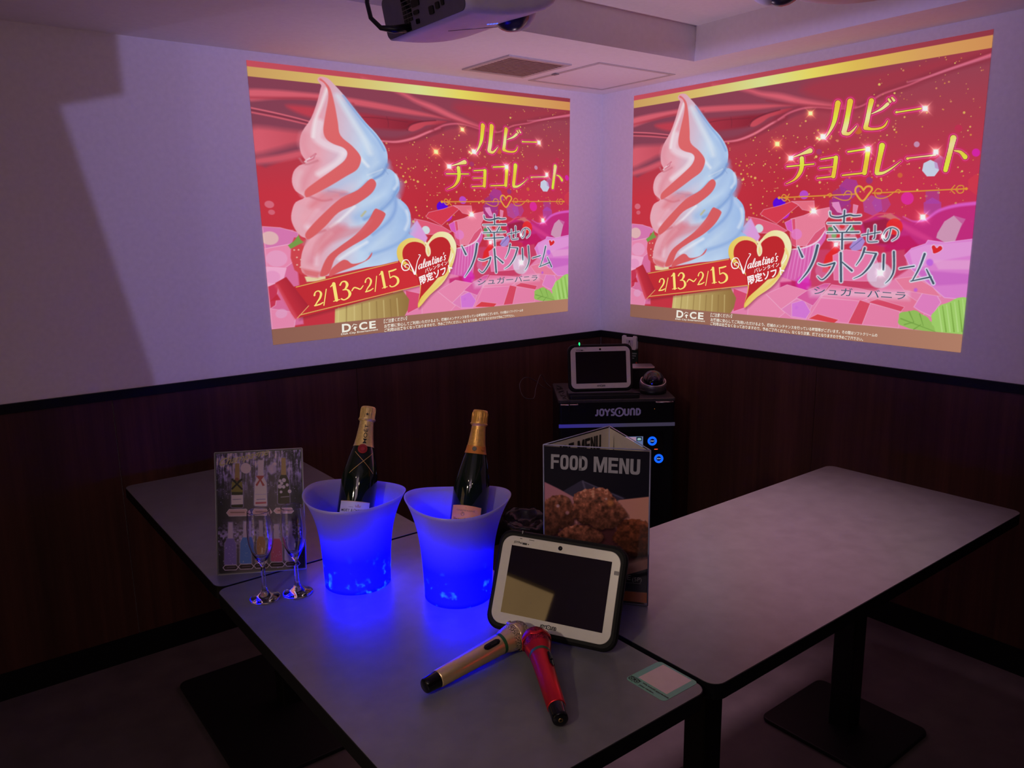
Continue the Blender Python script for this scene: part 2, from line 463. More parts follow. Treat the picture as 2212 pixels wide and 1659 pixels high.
# drifting gold specks
rs = np.random.default_rng(3)
for k in range(460):
    u = rs.uniform(.3, 1); v = rs.uniform(.42, .95 if u > .75 else .8)
    if u < .42 and v < .5: continue
    x, y = hmap(cv.H, u, v); r = rs.choice([1.8, 2.6, 3.6, 4.8, 6.2], p=[.36, .27, .2, .11, .06])
    lim = 600 - (x - 500) * .42
    if y < lim - 10 and x < 1450: continue
    cv.disc(x, y, r, [(236, 190, 90), (240, 214, 100), (220, 140, 90), (226, 150, 60)][rs.integers(4)], .9, .9)
# bokeh discs and hexagons
def ngon(cx, cy, r, n, a=0): return [(cx + r * math.cos(a + 2 * PI * i / n), cy + r * math.sin(a + 2 * PI * i / n)) for i in range(n)]
for cx, cy, r, c, al in ((484,712,30,(170,50,110),.8),(328,1158,46,(190,80,240),.8),(1005,1008,36,(150,50,130),.7),(2110,720,42,(225,30,180),.9),(1400,1195,66,(230,40,160),.9),(1930,470,40,(205,40,80),.7),(890,485,44,(206,120,30),.8),(1324,955,26,(215,110,50),.8),(1497,634,30,(205,160,200),.85)):
    q = A([(cx, cy)])[0]; cv.disc(q[0], q[1], r * .4726, c, 1.5, al)
for cx, cy, r, n, a, c, al in ((1640,885,90,7,.2,(205,225,245),.95),(1750,830,80,6,.4,(190,110,190),.5),(800,1090,110,6,.2,(160,60,190),.6),(720,1180,110,6,.5,(150,50,150),.55),(700,1270,120,7,0,(160,50,150),.6),(1040,1270,110,6,.4,(180,80,180),.65),(1130,1250,100,6,.1,(170,70,180),.5),(1660,1180,100,4,.785,(170,60,160),.6),(1660,1290,105,6,.5,(170,70,190),.6),(2130,1050,110,7,0,(225,60,70),.5)):
    cv.fill(A(ngon(cx, cy, r, n, a)), c, 1.2, al)
q = A([(70, 1250), (110, 1340)])
cv.disc(*q[1][:2], 33, (190, 30, 240), 1.5, .8); cv.disc(*q[0][:2], 31, (80, 0, 235), 2, .95)
for cx, cy, r, al in ((86, 900, 14, .8), (90, 930, 10, .7)): cv.disc(cx, cy, r, (225, 120, 140), 1.5, al)
q = B([(490, 155)])[0]; cv.disc(q[0], q[1], 32, (190, 40, 240), 2, .85)

# magenta satin on the right
cv.fill(B([(1190,240),(1300,180),(1450,170),(1600,230),(1720,230),(1850,140),(2000,90),(2170,70),(2170,420),(2000,420),(1700,430),(1500,480),(1300,420),(1200,330)]), (200, 40, 130), 8, .9)
cv.stroke(B([(1550,190,6),(1640,230,10),(1740,215,16),(1850,140,24),(2000,95,28),(2170,75,30)]), 20, (226, 90, 200), 5, 1, 5)
cv.stroke(B([(1180,240,8),(1260,205,10),(1340,165,10),(1460,165,8)]), 9, (226, 80, 110), 3, 1, 5)
cv.fill(B([(1330,190),(1440,160),(1530,215),(1490,230),(1400,200)]), (214, 110, 110), 3)
cv.stroke(B([(1540,260,40),(1640,320,50),(1780,390,40)]), 40, (224, 60, 140), 8, .8, 4)
cv.fill(B([(1200,240),(1400,200),(1540,290),(1480,430),(1260,420)]), (150, 24, 50), 8, .8)
cv.disc(*B([(1475, 275)])[0][:2], 40, (240, 40, 40), 2, .9)
cv.fill(B([(1390,450),(1480,360),(1600,350),(1680,430),(1660,560),(1400,560)]), (196, 20, 90), 6, .8)
cv.fill(B([(1840,330),(1900,230),(1980,180),(2050,250),(1990,400),(1920,420),(1830,370)]), (214, 160, 190), 2, .95)
cv.fill(B([(1980,180),(2080,210),(2040,280),(2050,250)]), (206, 110, 170), 2, .8)

# ruby chocolate: slabs and shards
PK, PL, PD, PV = (242, 140, 180), (250, 176, 214), (214, 60, 90), (226, 140, 220)
def shard(L, c, e=(250, 190, 220), w=3):
    cv.fill(L, c, 1.4); cv.stroke(list(L) + [L[0]], w, e, 1.3, .55)
cv.fill([(56, 990), (150, 1000), (150, 1380), (48, 1380)], (226, 110, 160), 3)
shard([(58, 985), (110, 990), (165, 1010), (160, 1050), (60, 1070)], (222, 120, 180))
shard([(58, 1070), (165, 1050), (160, 1110), (110, 1150), (58, 1140)], PK)
shard([(56, 1140), (115, 1150), (100, 1200), (54, 1215)], PL)
shard([(54, 1215), (90, 1200), (70, 1290), (54, 1300)], (206, 50, 80))
shard([(54, 1300), (130, 1330), (120, 1385), (52, 1378)], PK)
for cx, cy, r, c in ((76, 1030, 26, (240, 214, 190)), (90, 1110, 32, (240, 170, 210)), (85, 1325, 18, (236, 170, 210)), (70, 1180, 24, (238, 150, 200))): cv.disc(cx, cy, r, c, 2, .7)
cv.fill(B([(0,800),(400,700),(700,600),(1600,560),(2150,500),(2120,1230),(0,1050)]), (238, 132, 178), 4)
cv.fill(B([(590,470),(900,470),(1200,520),(1560,470),(1590,640),(1200,900),(600,820)]), (206, 60, 100), 5)
# broken slabs at the back
shard(B([(230,190),(330,210),(480,260),(560,310),(500,330),(330,330),(220,280)]), (232, 90, 120))
shard(B([(330,170),(360,130),(500,95),(600,60),(660,90),(470,250)]), (220, 56, 74))
shard(B([(600,60),(790,55),(795,150),(690,130),(650,85)]), (236, 110, 130))
shard(B([(590,210),(700,180),(820,130),(920,110),(930,170),(880,240),(900,330),(800,440),(640,440),(600,350)]), (240, 128, 156))
shard(B([(600,210),(630,205),(640,450),(600,430),(585,330)]), (226, 80, 110))
shard(B([(720,440),(800,330),(880,270),(900,330),(850,420),(790,470)]), (224, 86, 120))
shard(B([(540,240),(600,210),(610,330),(560,300)]), (224, 90, 190))
shard(B([(945,70),(1000,65),(1030,160),(990,150),(950,100)]), (232, 140, 200)); shard(B([(1125,85),(1165,95),(1150,160),(1120,170)]), (232, 130, 170))
cv.disc(*B([(640, 340)])[0][:2], 27, (236, 130, 210), 2, .8); cv.disc(*B([(320, 290)])[0][:2], 21, (214, 236, 240), 2, .95)
# paper cup with pleats
cv.fill(B([(175,290),(250,200),(300,300),(330,360),(300,420),(180,340)]), (226, 160, 226), 3)
cup = B([(590,480),(700,455),(820,400),(900,300),(890,380),(830,470),(790,560),(740,760),(620,740),(500,700)])
cv.fill(cup, (222, 96, 176), 2)
for k in range(7): cv.stroke(B([(610 + k * 30, 480 - k * 10, 10), (560 + k * 32, 720, 5)]), 8, (246, 160, 220), 2, .7)
cv.stroke(B([(600,470,10),(720,450,12),(820,400,14),(885,310,8)]), 10, (250, 220, 240), 2, .95, 4)
cv.fill(B([(500,750),(620,740),(760,760),(720,850),(500,830)]), (196, 24, 100), 5, .8)
cv.disc(*B([(700, 760)])[0][:2], 36, (226, 40, 190), 8, .8)
# berries and a violet petal behind the lettering
cv.fill(B([(890,520),(960,450),(1000,470),(960,560),(900,670),(860,660),(870,590)]), (232, 36, 40), 3)
cv.fill(B([(905,260),(1050,250),(1130,300),(1160,400),(1000,440),(910,370)]), (226, 150, 170), 4, .8)
for x, y, c in ((930,300,(60,150,80)),(1030,270,(220,40,50)),(990,350,(220,40,50)),(960,350,(120,180,110)),(1080,330,(190,40,60)),(1110,300,(90,160,90))): cv.disc(*B([(x, y)])[0][:2], 13, c, 3, .9)
cv.fill(B([(1090,450),(1130,390),(1200,360),(1225,400),(1190,470),(1120,490)]), (170, 140, 214), 3); cv.stroke(B([(1100,460,6),(1200,380,8)]), 6, (110, 100, 170), 2)
# front slabs
shard(B([(950,520),(1060,470),(1300,500),(1340,600),(1320,740),(1180,740),(960,730)]), (238, 120, 170))
shard(B([(1560,520),(1620,460),(1740,420),(1760,390),(1900,410),(2140,380),(2130,900),(1900,880),(1620,640)]), (228, 130, 214), (250, 200, 250), 4)
cv.fill(B([(1600,480),(1740,430),(2135,400),(2130,520),(1900,560),(1640,640)]), (236, 160, 226), 4, .8)
cv.fill(B([(1800,560),(2130,560),(2120,640),(1850,640)]), (240, 170, 220), 5, .7); cv.fill(B([(1640,640),(2125,680),(2120,760),(1800,780)]), (206, 96, 200), 6, .7)
shard(B([(100,800),(230,850),(220,960),(100,1000)]), (220, 70, 110))
shard(B([(230,920),(380,850),(540,1010),(440,1090),(220,1060)]), PK)
shard(B([(380,850),(560,770),(730,820),(620,900),(510,980)]), (240, 136, 178))
shard(B([(510,980),(640,890),(780,930),(720,1070),(600,1050)]), (232, 132, 190)); shard(B([(600,930),(700,900),(760,1000),(720,1060),(600,1040)]), (220, 120, 220))
shard(B([(640,880),(730,820),(880,760),(930,760),(820,900),(780,950)]), (222, 90, 160))
shard(B([(850,880),(940,770),(1160,800),(1400,850),(1180,910)]), (238, 112, 160))
shard(B([(740,1060),(850,880),(1180,910),(1080,1100)]), (240, 128, 178), (250, 170, 200), 5)
shard(B([(1080,1100),(1180,900),(1270,930),(1200,1110)]), (222, 70, 96))
shard(B([(1200,1110),(1270,930),(1520,990),(1510,1140)]), (240, 132, 174))
shard(B([(1230,900),(1340,840),(1560,840),(1740,960),(1720,1040),(1520,1000)]), (238, 120, 156))
shard(B([(1250,920),(1330,890),(1560,960),(1530,1000)]), (222, 70, 100))
shard(B([(1640,960),(1720,830),(1830,850),(1870,920),(1790,1040),(1700,1000)]), (234, 130, 200), (250, 190, 230), 5)
shard(B([(740,1060),(820,1020),(1000,1070),(960,1100)]), (224, 60, 70))
shard(B([(1480,720),(1640,700),(1800,790),(1870,870),(1740,850),(1560,820)]), (240, 126, 160))
for x, y, r, c, al in ((1350,690,110,(226,220,240),.75),(1655,815,16,(190,90,230),.8),(1775,580,30,(190,90,230),.8),(860,650,60,(236,150,210),.4),(640,965,14,(210,110,220),.7)): cv.disc(*B([(x, y)])[0][:2], r * .5753, c, 4, al)

# mint leaves
for lf, c in (([(1520,1020),(1640,990),(1740,1040),(1800,1100),(1830,1180),(1640,1150),(1520,1110)], (150, 200, 90)), ([(1790,1040),(1850,960),(1980,900),(2090,890),(2070,1190),(1850,1175),(1800,1110)], (164, 218, 104))):
    P = smooth_poly(B(lf), 4); k = np.arange(len(P)); ctr = P.mean(0)
    P = ctr + (P - ctr) * (1 + .035 * ((k % 4 < 2) * 2 - 1))[:, None]
    cv.fill(P, c, 1.6)
for a, b in (((1530,1060),(1820,1170)),((1600,1000),(1640,1090)),((1690,1020),(1720,1120)),((1560,1110),(1640,1090)),((1640,1150),(1700,1110))): cv.stroke(B([(*a, 12), (*b, 6)]), 8, (110, 160, 60), 1.5, .7)
for k in range(7): cv.stroke(B([(1850 + k * 34, 965 - k * 12, 7), (1880 + k * 34, 1170, 12)]), 8, (110, 160, 50) if k % 2 else (200, 240, 150), 2, .7)

# strawberry, cone
cv.fill([(168,1030),(150,1030),(138,1060),(132,1110),(140,1160),(160,1180),(185,1180),(190,1040)], (214, 66, 74), 2)
for x, y in ((146,1080),(152,1110),(160,1080),(150,1140),(164,1120),(160,1150)): cv.disc(x, y, 3, (240, 180, 160), 1)
cv.fill([(128,1060),(148,1045),(165,1020),(170,1040),(180,1050),(160,1060),(135,1075)], (120, 160, 70), 1.5)
cone = [(262, 1340), (545, 1300), (572, 1350), (560, 1400), (520, 1460), (250, 1450)]
cv.fill(cone, lin((260, 1400), (214, 196, 120), (560, 1400), (150, 116, 60)), 2)
for k in range(9): cv.stroke([(275 + k * 30, 1335, 4), (265 + k * 31, 1430, 3)], 4, [(236, 220, 150), (130, 100, 50)][k % 2], 2.5, .6)
cv.fill([(170,1190),(240,1190),(240,1215),(175,1212)], (238, 220, 170), 2)

# ---- the soft serve -------------------------------------------------------
OUT = Cc([(372,40),(400,45),(430,75),(470,120),(520,190),(580,270),(640,335),(685,410),(698,470),(690,530),(680,560),(715,570),(750,610),(760,660),(750,710),(722,755),(760,775),(800,820),(815,880),(810,940),(800,985),(790,1010),(830,1040),(820,1080),(700,1200),(500,1225),(250,1260),(180,1235),(165,1190),(175,1120),(190,1075),(205,1030),(180,1010),(158,970),(146,915),(155,860),(175,815),(218,785),(180,750),(168,700),(180,640),(210,600),(245,578),(225,530),(222,470),(240,400),(290,310),(330,200),(352,120),(358,95),(342,70),(352,48)])
def cream(x, y):
    cx = 372 + 0 * y
    t = np.clip((x - (300 - (y - 350) * .12)) / 170, 0, 1)[..., None]
    n = fbm(x / 40, y / 40, 5, 3)[..., None]
    c = np.array([240, 170, 184.]) * (1 - t) + np.array([196, 222, 248.]) * t
    r = np.clip((x - 470) / 130, 0, 1)[..., None]
    return c * (1 - .6 * r) + np.array([134, 178, 240.]) * .6 * r + (n - .5) * 10
cv.fill(OUT, cream, 1.6, 1, 3)
SOFT = [  # broad soft lights and shades: (points, width, colour, blur, alpha)
 ([(600,470),(560,560),(470,640),(340,730)], 60, (176, 204, 240), 22, .8), ([(690,520),(640,570),(600,610)], 40, (140, 176, 226), 16, .7),
 ([(690,560),(660,640),(600,720),(500,760)], 50, (162, 194, 238), 18, .7), ([(755,660),(720,750),(640,810),(480,900)], 60, (150, 186, 234), 20, .7),
 ([(720,760),(700,850),(640,960),(500,1080)], 60, (160, 192, 238), 20, .7), ([(800,960),(720,1060),(560,1160)], 90, (170, 200, 240), 24, .7),
 ([(480,180),(580,330),(650,430),(660,500)], 46, (160, 194, 240), 16, .7), ([(440,140),(500,260),(560,380),(590,470)], 34, (224, 238, 250), 14, .9),
 ([(330,330),(310,420),(360,460),(440,480)], 50, (246, 230, 240), 14, .9), ([(440,500),(400,560),(300,640)], 34, (250, 236, 242), 12, .9),
 ([(250,420),(240,480),(265,550)], 40, (236, 150, 166), 16, .8), ([(210,640),(190,700),(215,770)], 30, (240, 190, 200), 12, .8),
 ([(190,850),(170,920),(195,1000)], 30, (236, 176, 190), 12, .8), ([(280,870),(220,960)], 34, (246, 224, 236), 12, .8), ([(300,560),(240,660),(215,740)], 30, (230, 140, 156), 14, .7),
 ([(420,760),(320,830),(240,930)], 40, (228, 130, 150), 16, .6), ([(400,960),(280,1060),(220,1160)], 44, (226, 130, 150), 16, .7), ([(330,1000),(260,1080),(240,1180)], 22, (246, 220, 232), 10, .7),
 ([(290,530),(240,575)], 12, (250, 240, 246), 3, .9), ([(700,760),(640,830)], 10, (214, 230, 250), 5, .7), ([(560,620),(680,560)], 8, (226, 236, 246), 4, .6),
 ([(480,760),(340,740)], 8, (120, 150, 210), 5, .4), ([(660,560),(690,600)], 5, (120, 150, 200), 3, .5), ([(730,770),(800,870)], 22, (196, 216, 246), 10, .7)]
for P, w, c, bl, al in SOFT: cv.stroke(Cc([(x, y, w) for x, y in P]), w, c, bl * .7, al * .8, 4)
for P, w, c, bl, al in (([(690,535),(655,600),(600,640)], 16, (112, 152, 214), 7, .8), ([(745,690),(700,770),(610,860),(520,910)], 22, (124, 164, 222), 9, .75), ([(725,765),(712,850),(660,930),(560,1010)], 20, (130, 168, 226), 9, .7), ([(800,990),(740,1060),(640,1110),(540,1140)], 22, (138, 176, 230), 10, .7),
  ([(470,130),(560,260),(640,360),(680,440)], 14, (126, 168, 228), 6, .7), ([(560,660),(480,740),(400,760)], 14, (150, 180, 226), 7, .7), ([(225,770),(300,800),(350,790)], 12, (206, 110, 126), 6, .7), ([(215,560),(240,590),(300,560)], 10, (206, 120, 134), 5, .7), ([(190,1060),(230,1010),(300,980)], 14, (204, 112, 128), 6, .7),
  ([(385,110),(350,210),(310,320),(290,420)], 16, (252, 240, 244), 7, .8), ([(440,420),(520,500),(570,560)], 18, (240, 248, 255), 9, .8), ([(740,600),(745,660),(720,700)], 16, (226, 240, 255), 8, .7), ([(790,850),(796,920),(770,980)], 18, (226, 240, 255), 9, .7), ([(470,830),(380,920),(330,960)], 14, (248, 246, 252), 7, .8), ([(520,1060),(420,1120),(360,1160)], 18, (238, 246, 255), 9, .8)):
    cv.stroke(Cc([(x, y, w) for x, y in P]), w, c, bl * .7, al, 4)
cv.stroke(Cc([(268,545),(295,520),(280,550),(250,570)]), 6, (214, 110, 130), 2, .8)
RED = (222, 92, 94)
for P in ([(360,55),(385,75),(405,110),(418,200),(425,300),(432,385),(490,440),(528,490),(532,530),(505,590),(440,640),(340,715),(240,780),(222,775),(228,740),(290,680),(380,600),(440,540),(460,490),(440,460),(390,445),(355,420),(345,370),(362,280),(385,180),(390,120),(375,80),(352,65)],
          [(575,645),(605,655),(606,690),(570,745),(480,815),(380,870),(300,960),(220,1030),(202,1005),(230,960),(300,880),(400,780),(500,720)],
          [(585,845),(610,845),(645,865),(645,890),(600,960),(520,1030),(420,1090),(340,1150),(300,1240),(255,1255),(260,1220),(300,1140),(370,1080),(460,1010),(540,920)],
          [(545,1130),(525,1170),(440,1210),(350,1240),(300,1262),(310,1220),(370,1170),(400,1170),(430,1195),(500,1180)]):
    cv.fill(Cc(P), lin((200, 500), (232, 108, 108), (520, 900), RED), 2.2, 1, 4)
for P in ([(335,732),(440,745),(430,765),(330,800),(250,850),(240,820)], [(300,975),(370,940),(400,965),(500,955),(560,915),(480,1000),(330,1060),(240,1130),(250,1060)]): cv.fill(Cc(P), (226, 116, 128), 11, .55, 3)
cv.stroke(Cc([(505,890),(530,860)]), 8, (196, 190, 130), 3, .8)
cv.fill(Cc([(170,1200),(260,1230),(240,1262),(180,1240)]), (222, 100, 104), 6, .8)

# ribbon with the dates
sh = lambda P, dx=6, dy=9: [(x + dx, y + dy) for x, y in P]
RB = Cc([(120,1300),(690,1200),(850,1210),(880,1380),(830,1385),(125,1482)])
cv.fill(sh(RB), (120, 30, 40), 7, .45)
cv.fill(RB, lin((130, 1250), (200, 40, 48), (640, 1250), (214, 44, 50)), 1.3)
cv.stroke(Cc([(135,1303),(700,1205)]), 3.5, (232, 190, 90), 1); cv.stroke(Cc([(130,1466),(830,1388)]), 3.5, (236, 196, 96), 1)
cv.fill(Cc([(45,1268),(95,1240),(182,1420),(115,1485),(100,1450)]), lin((80, 1260), (216, 50, 64), (165, 1230), (160, 28, 44)), 1.6)
cv.fill(Cc([(15,1365),(48,1330),(60,1365)]), (200, 40, 60), 2); cv.stroke(Cc([(50,1285),(118,1480)]), 10, (232, 90, 110), 5, .6)
cv.stroke(Cc([(125,1480),(182,1420)]), 3, (240, 180, 110), 1)

# heart with a looped tail
HO = Cc([(912,1110),(890,1070),(840,1045),(780,1045),(725,1080),(700,1130),(705,1190),(740,1240),(800,1290),(830,1340),(835,1420),(820,1480),(808,1540),(830,1535),(900,1470),(1000,1400),(1060,1330),(1110,1240),(1140,1150),(1140,1090),(1110,1030),(1060,1003),(1000,1005),(945,1045)])
cv.fill(sh(HO, 5, 8), (110, 20, 40), 7, .45, 3)
gold = lin((530, 1150), (240, 206, 84), (830, 1040), (250, 246, 196))
cv.fill(HO, gold, 1.4, 1, 3)
RI = (196, 36, 40)
cv.fill(Cc([(905,1130),(885,1090),(830,1070),(780,1080),(745,1115),(735,1160),(745,1200),(790,1240),(850,1280),(960,1260),(1010,1200),(935,1190),(905,1160)]), RI, 1.4, 1, 3)
cv.fill(Cc([(930,1090),(980,1050),(1035,1042),(1075,1065),(1095,1110),(1090,1160),(1060,1240),(1010,1310),(930,1390),(840,1470),(815,1510),(835,1440),(845,1360),(830,1290),(900,1210),(930,1140)]), RI, 1.4, 1, 3)
cv.fill(Cc([(735,1225),(800,1230),(1060,1180),(1070,1250),(1040,1330),(830,1385),(820,1300)]), RI, 2)
cv.stroke(Cc([(1105,1230,14),(1060,1310,20),(980,1390,18),(880,1470,16),(820,1530,10)]), 16, (244, 216, 110), 1.4, 1, 4)
cv.stroke(Cc([(1100,1130,16),(1115,1180,22),(1100,1240,18)]), 18, (246, 226, 140), 1.6, 1, 3)
cv.stroke(Cc([(945,1060,16),(915,1095,15),(905,1140,13),(915,1178,11),(930,1160,11),(928,1120,13),(905,1080,16)]), 13, (250, 240, 190), 1.3, 1, 5)

# arrow ornament below the title
GO = (226, 150, 50)
cv.stroke(A([(60,1190),(560,1165),(870,1150)]), 6, GO, .9); cv.stroke(A([(1040,1140),(1500,1120),(2020,1095)]), 6, GO, .9)
cv.stroke(A([(945,1110),(920,1075),(885,1070),(862,1100),(870,1150),(935,1222),(1000,1150),(1035,1100),(1015,1072),(975,1075),(945,1110)]), 9, (236, 170, 60), .9, 1, 4)
for P in ([(740,1165),(770,1120),(815,1130),(820,1170),(790,1210),(720,1212),(640,1180)], [(1060,1130),(1090,1095),(1130,1110),(1125,1145),(1085,1150)], [(1060,1140),(1080,1185),(1140,1195),(1210,1170),(1260,1130)], [(570,1160),(600,1145),(615,1165),(590,1180)], [(1270,1130),(1300,1105),(1330,1120),(1310,1140)],
          [(90,1190),(115,1155),(145,1175),(115,1190)], [(90,1190),(120,1222),(150,1205),(115,1190)], [(150,1190),(175,1150)], [(150,1190),(180,1225)], [(1900,1105),(1930,1065),(1975,1065),(1985,1095)], [(1900,1105),(1935,1140),(1975,1130),(1985,1095)], [(1850,1105),(1890,1060)], [(1850,1108),(1890,1145)]):
    cv.stroke(A(P), 5, GO, .9, 1, 4)
for q in A([(70, 1190), (2010, 1095)]): cv.disc(q[0], q[1], 7, (236, 160, 40), 1.5)

# title strokes, gold with a pink rim
TITLE = [[(650,225,10),(700,208,20)],[(680,205,56),(662,300,50),(640,400,42),(600,490,26),(552,565,8)],[(808,188,60),(788,300,52),(765,420,54),(742,505,52)],[(742,515,46),(790,525,32),(840,485,20),(876,440,8)],
 [(1028,182,54),(1005,280,46),(985,380,46),(966,458,48)],[(966,462,46),(1030,476,26),(1120,466,22),(1170,435,20),(1195,388,10)],[(1195,215,36),(1130,268,26),(1032,316,10)],[(1205,165,22),(1222,190,26)],[(1240,150,20),(1262,178,26)],
 [(1288,300,26),(1310,298,16),(1540,262,16)],
 [(205,772,8),(300,735,22),(392,700,52)],[(150,866,14),(430,838,14)],[(305,780,46),(306,860,44),(285,930,38),(230,1000,20),(140,1046,6)],
 [(505,790,14),(650,766,16)],[(660,772,44),(650,860,42),(632,965,44)],[(490,882,12),(640,866,12)],[(465,986,14),(640,966,16)],
 [(785,712,18),(980,682,18)],[(995,680,50),(978,800,48),(955,930,48)],[(728,956,16),(960,930,18)],
 [(1138,648,60),(1116,760,50),(1090,880,50),(1082,928,42)],[(1085,935,40),(1150,930,28),(1240,880,17),(1335,806,6)],
 [(1402,782,28),(1425,776,15),(1690,745,16)],[(1876,570,64),(1850,680,52),(1820,800,50),(1795,900,48)],[(1888,700,14),(1950,715,32),(1998,765,50)]]
TITLE = [A(s_) for s_ in TITLE]
for s_ in TITLE: cv.stroke(s_, 0, (226, 30, 110), 7, .55, 4, 26)
for s_ in TITLE: cv.stroke(s_, 0, (246, 84, 160), 1.1, 1, 4, 14)
for s_ in TITLE: cv.stroke(s_, 0, (168, 24, 66), 1.0, 1, 4, 8)
def tg(x, y):
    k = (np.sin((y + x * .2) / 26.) * .5 + .5)[..., None]; k2 = (np.clip(np.sin((y + x * .5) / 55. + 1), 0, 1) ** 3)[..., None]
    return (np.array([240, 206, 56.]) * (1 - k) + np.array([228, 240, 62.]) * k) * (1 - k2 * .6) + np.array([250, 240, 220.]) * k2 * .6
for s_ in TITLE: cv.stroke(s_, 0, tg, .9, 1, 4)

# dark blue-grey lettering strokes with a pale halo
DARK = [[(925,150,10),(935,185,12),(1000,195,14),(1090,175,16),(1130,182,13),(1186,178,10)],[(1050,138,15),(1044,242,15)],[(905,246,8),(1185,244,14)],[(958,272,12),(990,314,14)],[(1102,268,14),(1066,316,10)],[(900,326,8),(1172,322,13)],[(912,386,8),(1142,382,13)],[(1030,330,15),(1028,465,17)],
 [(1198,348,9),(1355,322,9)],[(1310,265,12),(1306,360,11),(1296,378,8)],[(1252,300,9),(1246,392,9),(1270,406,9),(1330,402,9)],[(1444,290,10),(1424,366,9),(1395,392,9),(1380,352,9),(1408,302,8),(1460,284,9),(1506,312,10),(1500,362,9),(1456,394,6)],
 [(655,450,10),(690,532,20)],[(820,436,22),(790,550,20),(738,655,16),(660,750,5)],[(826,592,9),(880,606,11),(966,584,15)],[(966,588,16),(930,660,15),(862,728,11),(820,700,7)],[(1018,500,20),(1020,742,20)],[(1030,578,10),(1112,650,19)],
 [(1222,458,20),(1194,536,14),(1148,605,6)],[(1212,492,8),(1322,504,12)],[(1318,508,20),(1270,604,18),(1200,682,12),(1128,718,5)],[(1384,514,18),(1380,642,17)],[(1470,490,19),(1470,640,17),(1442,712,12),(1398,758,5)],[(1520,632,12),(1642,612,12)],
 [(1732,508,20),(1688,624,15),(1630,732,10)],[(1614,740,9),(1785,704,14)],[(1748,640,12),(1806,758,20)]]
DARK = [B(s_) for s_ in DARK]
for s_ in DARK: cv.stroke(s_, 0, (226, 242, 250), 3, .9, 4, 11)
for s_ in DARK: cv.stroke(s_, 0, (66, 84, 104), 1.0, 1, 4)
hh = B([(1835,455),(1810,428),(1788,440),(1795,475),(1805,505),(1850,492),(1885,465),(1880,440),(1858,435)])
cv.fill(hh, (246, 230, 240), 5, .8); cv.fill([(x * .9 + hh[0][0] * .1, y * .9 + hh[0][1] * .1 + 2) for x, y in hh], (226, 34, 40), 1.2, 1, 3)
cv.fill(B([(740,800),(1600,830),(1600,900),(760,870)]), (246, 214, 234), 14, .6)

# foot strip
cv.fill([(40, 1379), (1700, 1529), (1690, 1640), (40, 1460)], lin((50, 1400), (146, 98, 80), (1670, 1560), (186, 132, 104)), 1.2)
# star glints
for x, y, R in ((395,312,70),(50,630,80),(525,555,90),(1585,262,90),(190,778,80),(990,685,90),(1695,712,90),(430,1325,70),(1560,1390,90),(465,570,34)):
    q = A([(x, y)])[0]; cv.sparkle(q[0], q[1], R * .4726 * 1.55, (255, 244, 190) if x not in (395, 50, 465) else (240, 210, 90))
for x, y, R in ((1355,670,60),(975,430,60),(1375,360,50)):
    q = B([(x, y)])[0]; cv.sparkle(q[0], q[1], R * .5753 * 1.3, (255, 250, 230))
cv.C = np.clip(cv.C, 0, 255)
# light from the lens thins a little towards the edges
vg = 1 - .10 * np.clip(np.hypot(cv.U - .5, cv.V - .5) - .35, 0, 1)[..., None]
cv.C = cv.C * vg
cv.C = cv.C * .90 + np.array([126, 92, 112.]) * .10   # room light on the lit wall

# small lettering, as flat glyphs in the same traced frame
gold_t, white_t, dark_t, pale_t, logo_t = G2(), G2(), G2(), G2(), G2()
def line(g, s_, p00, p10, p01, off=0, shear=0): g.text(s_, p00, p10, p01, off, shear)
cq = lambda x, y: Cc([(x, y)])[0]
def gribbon(g, P, sm=5):
    """variable-width pen stroke as flat strips"""
    Q = smooth_poly(np.array(P, float), sm, False) if len(P) > 2 else np.array(P, float)
    V = []
    for i in range(len(Q)):
        d_ = Q[min(i + 1, len(Q) - 1)][:2] - Q[max(i - 1, 0)][:2]; L_ = max(np.hypot(*d_), 1e-6); n_ = np.array([d_[1], -d_[0]]) / L_ * Q[i][2] / 2
        V += [Q[i][:2] + n_, Q[i][:2] - n_]
    g.add(V, [(2*i, 2*i+1, 2*i+3, 2*i+2) for i in range(len(Q) - 1)]); g.disc(Q[0][:2], Q[0][2] / 2, 10); g.disc(Q[-1][:2], Q[-1][2] / 2, 10)
for P in ([(214,1364,9),(220,1346,6),(236,1340,7),(247,1356,11),(240,1382,10),(224,1405,7),(212,1424,6)],[(211,1424,8),(236,1420,8),(252,1412,6)],[(275,1335,5),(255,1430,5)],
          [(316,1306,17),(322,1410,17)],[(298,1324,5),(312,1310,9)],[(306,1414,5),(338,1408,5)],[(348,1320,9),(360,1302,7),(378,1302,10),(386,1322,15),(374,1346,9),(360,1352,5)],[(362,1352,5),(384,1354,9),(396,1378,16),(386,1402,10),(362,1414,7),(348,1406,9)],
          [(408,1364,6),(422,1346,8),(440,1352,8),(456,1360,8),(474,1340,5)],[(488,1320,9),(494,1302,6),(510,1294,7),(522,1312,11),(515,1338,10),(498,1360,7),(486,1382,6)],[(485,1382,8),(510,1377,8),(530,1366,6)],[(558,1288,5),(540,1388,5)],
          [(592,1264,16),(601,1368,16)],[(576,1282,5),(590,1268,9)],[(586,1372,5),(617,1366,5)],[(637,1265,10),(660,1261,11),(682,1254,9)],[(636,1264,6),(640,1310,6)],[(640,1310,6),(664,1300,9),(687,1318,15),(688,1346,15),(668,1366,9),(644,1371,7),(634,1362,9)]):
    gribbon(gold_t, Cc(P), 5)
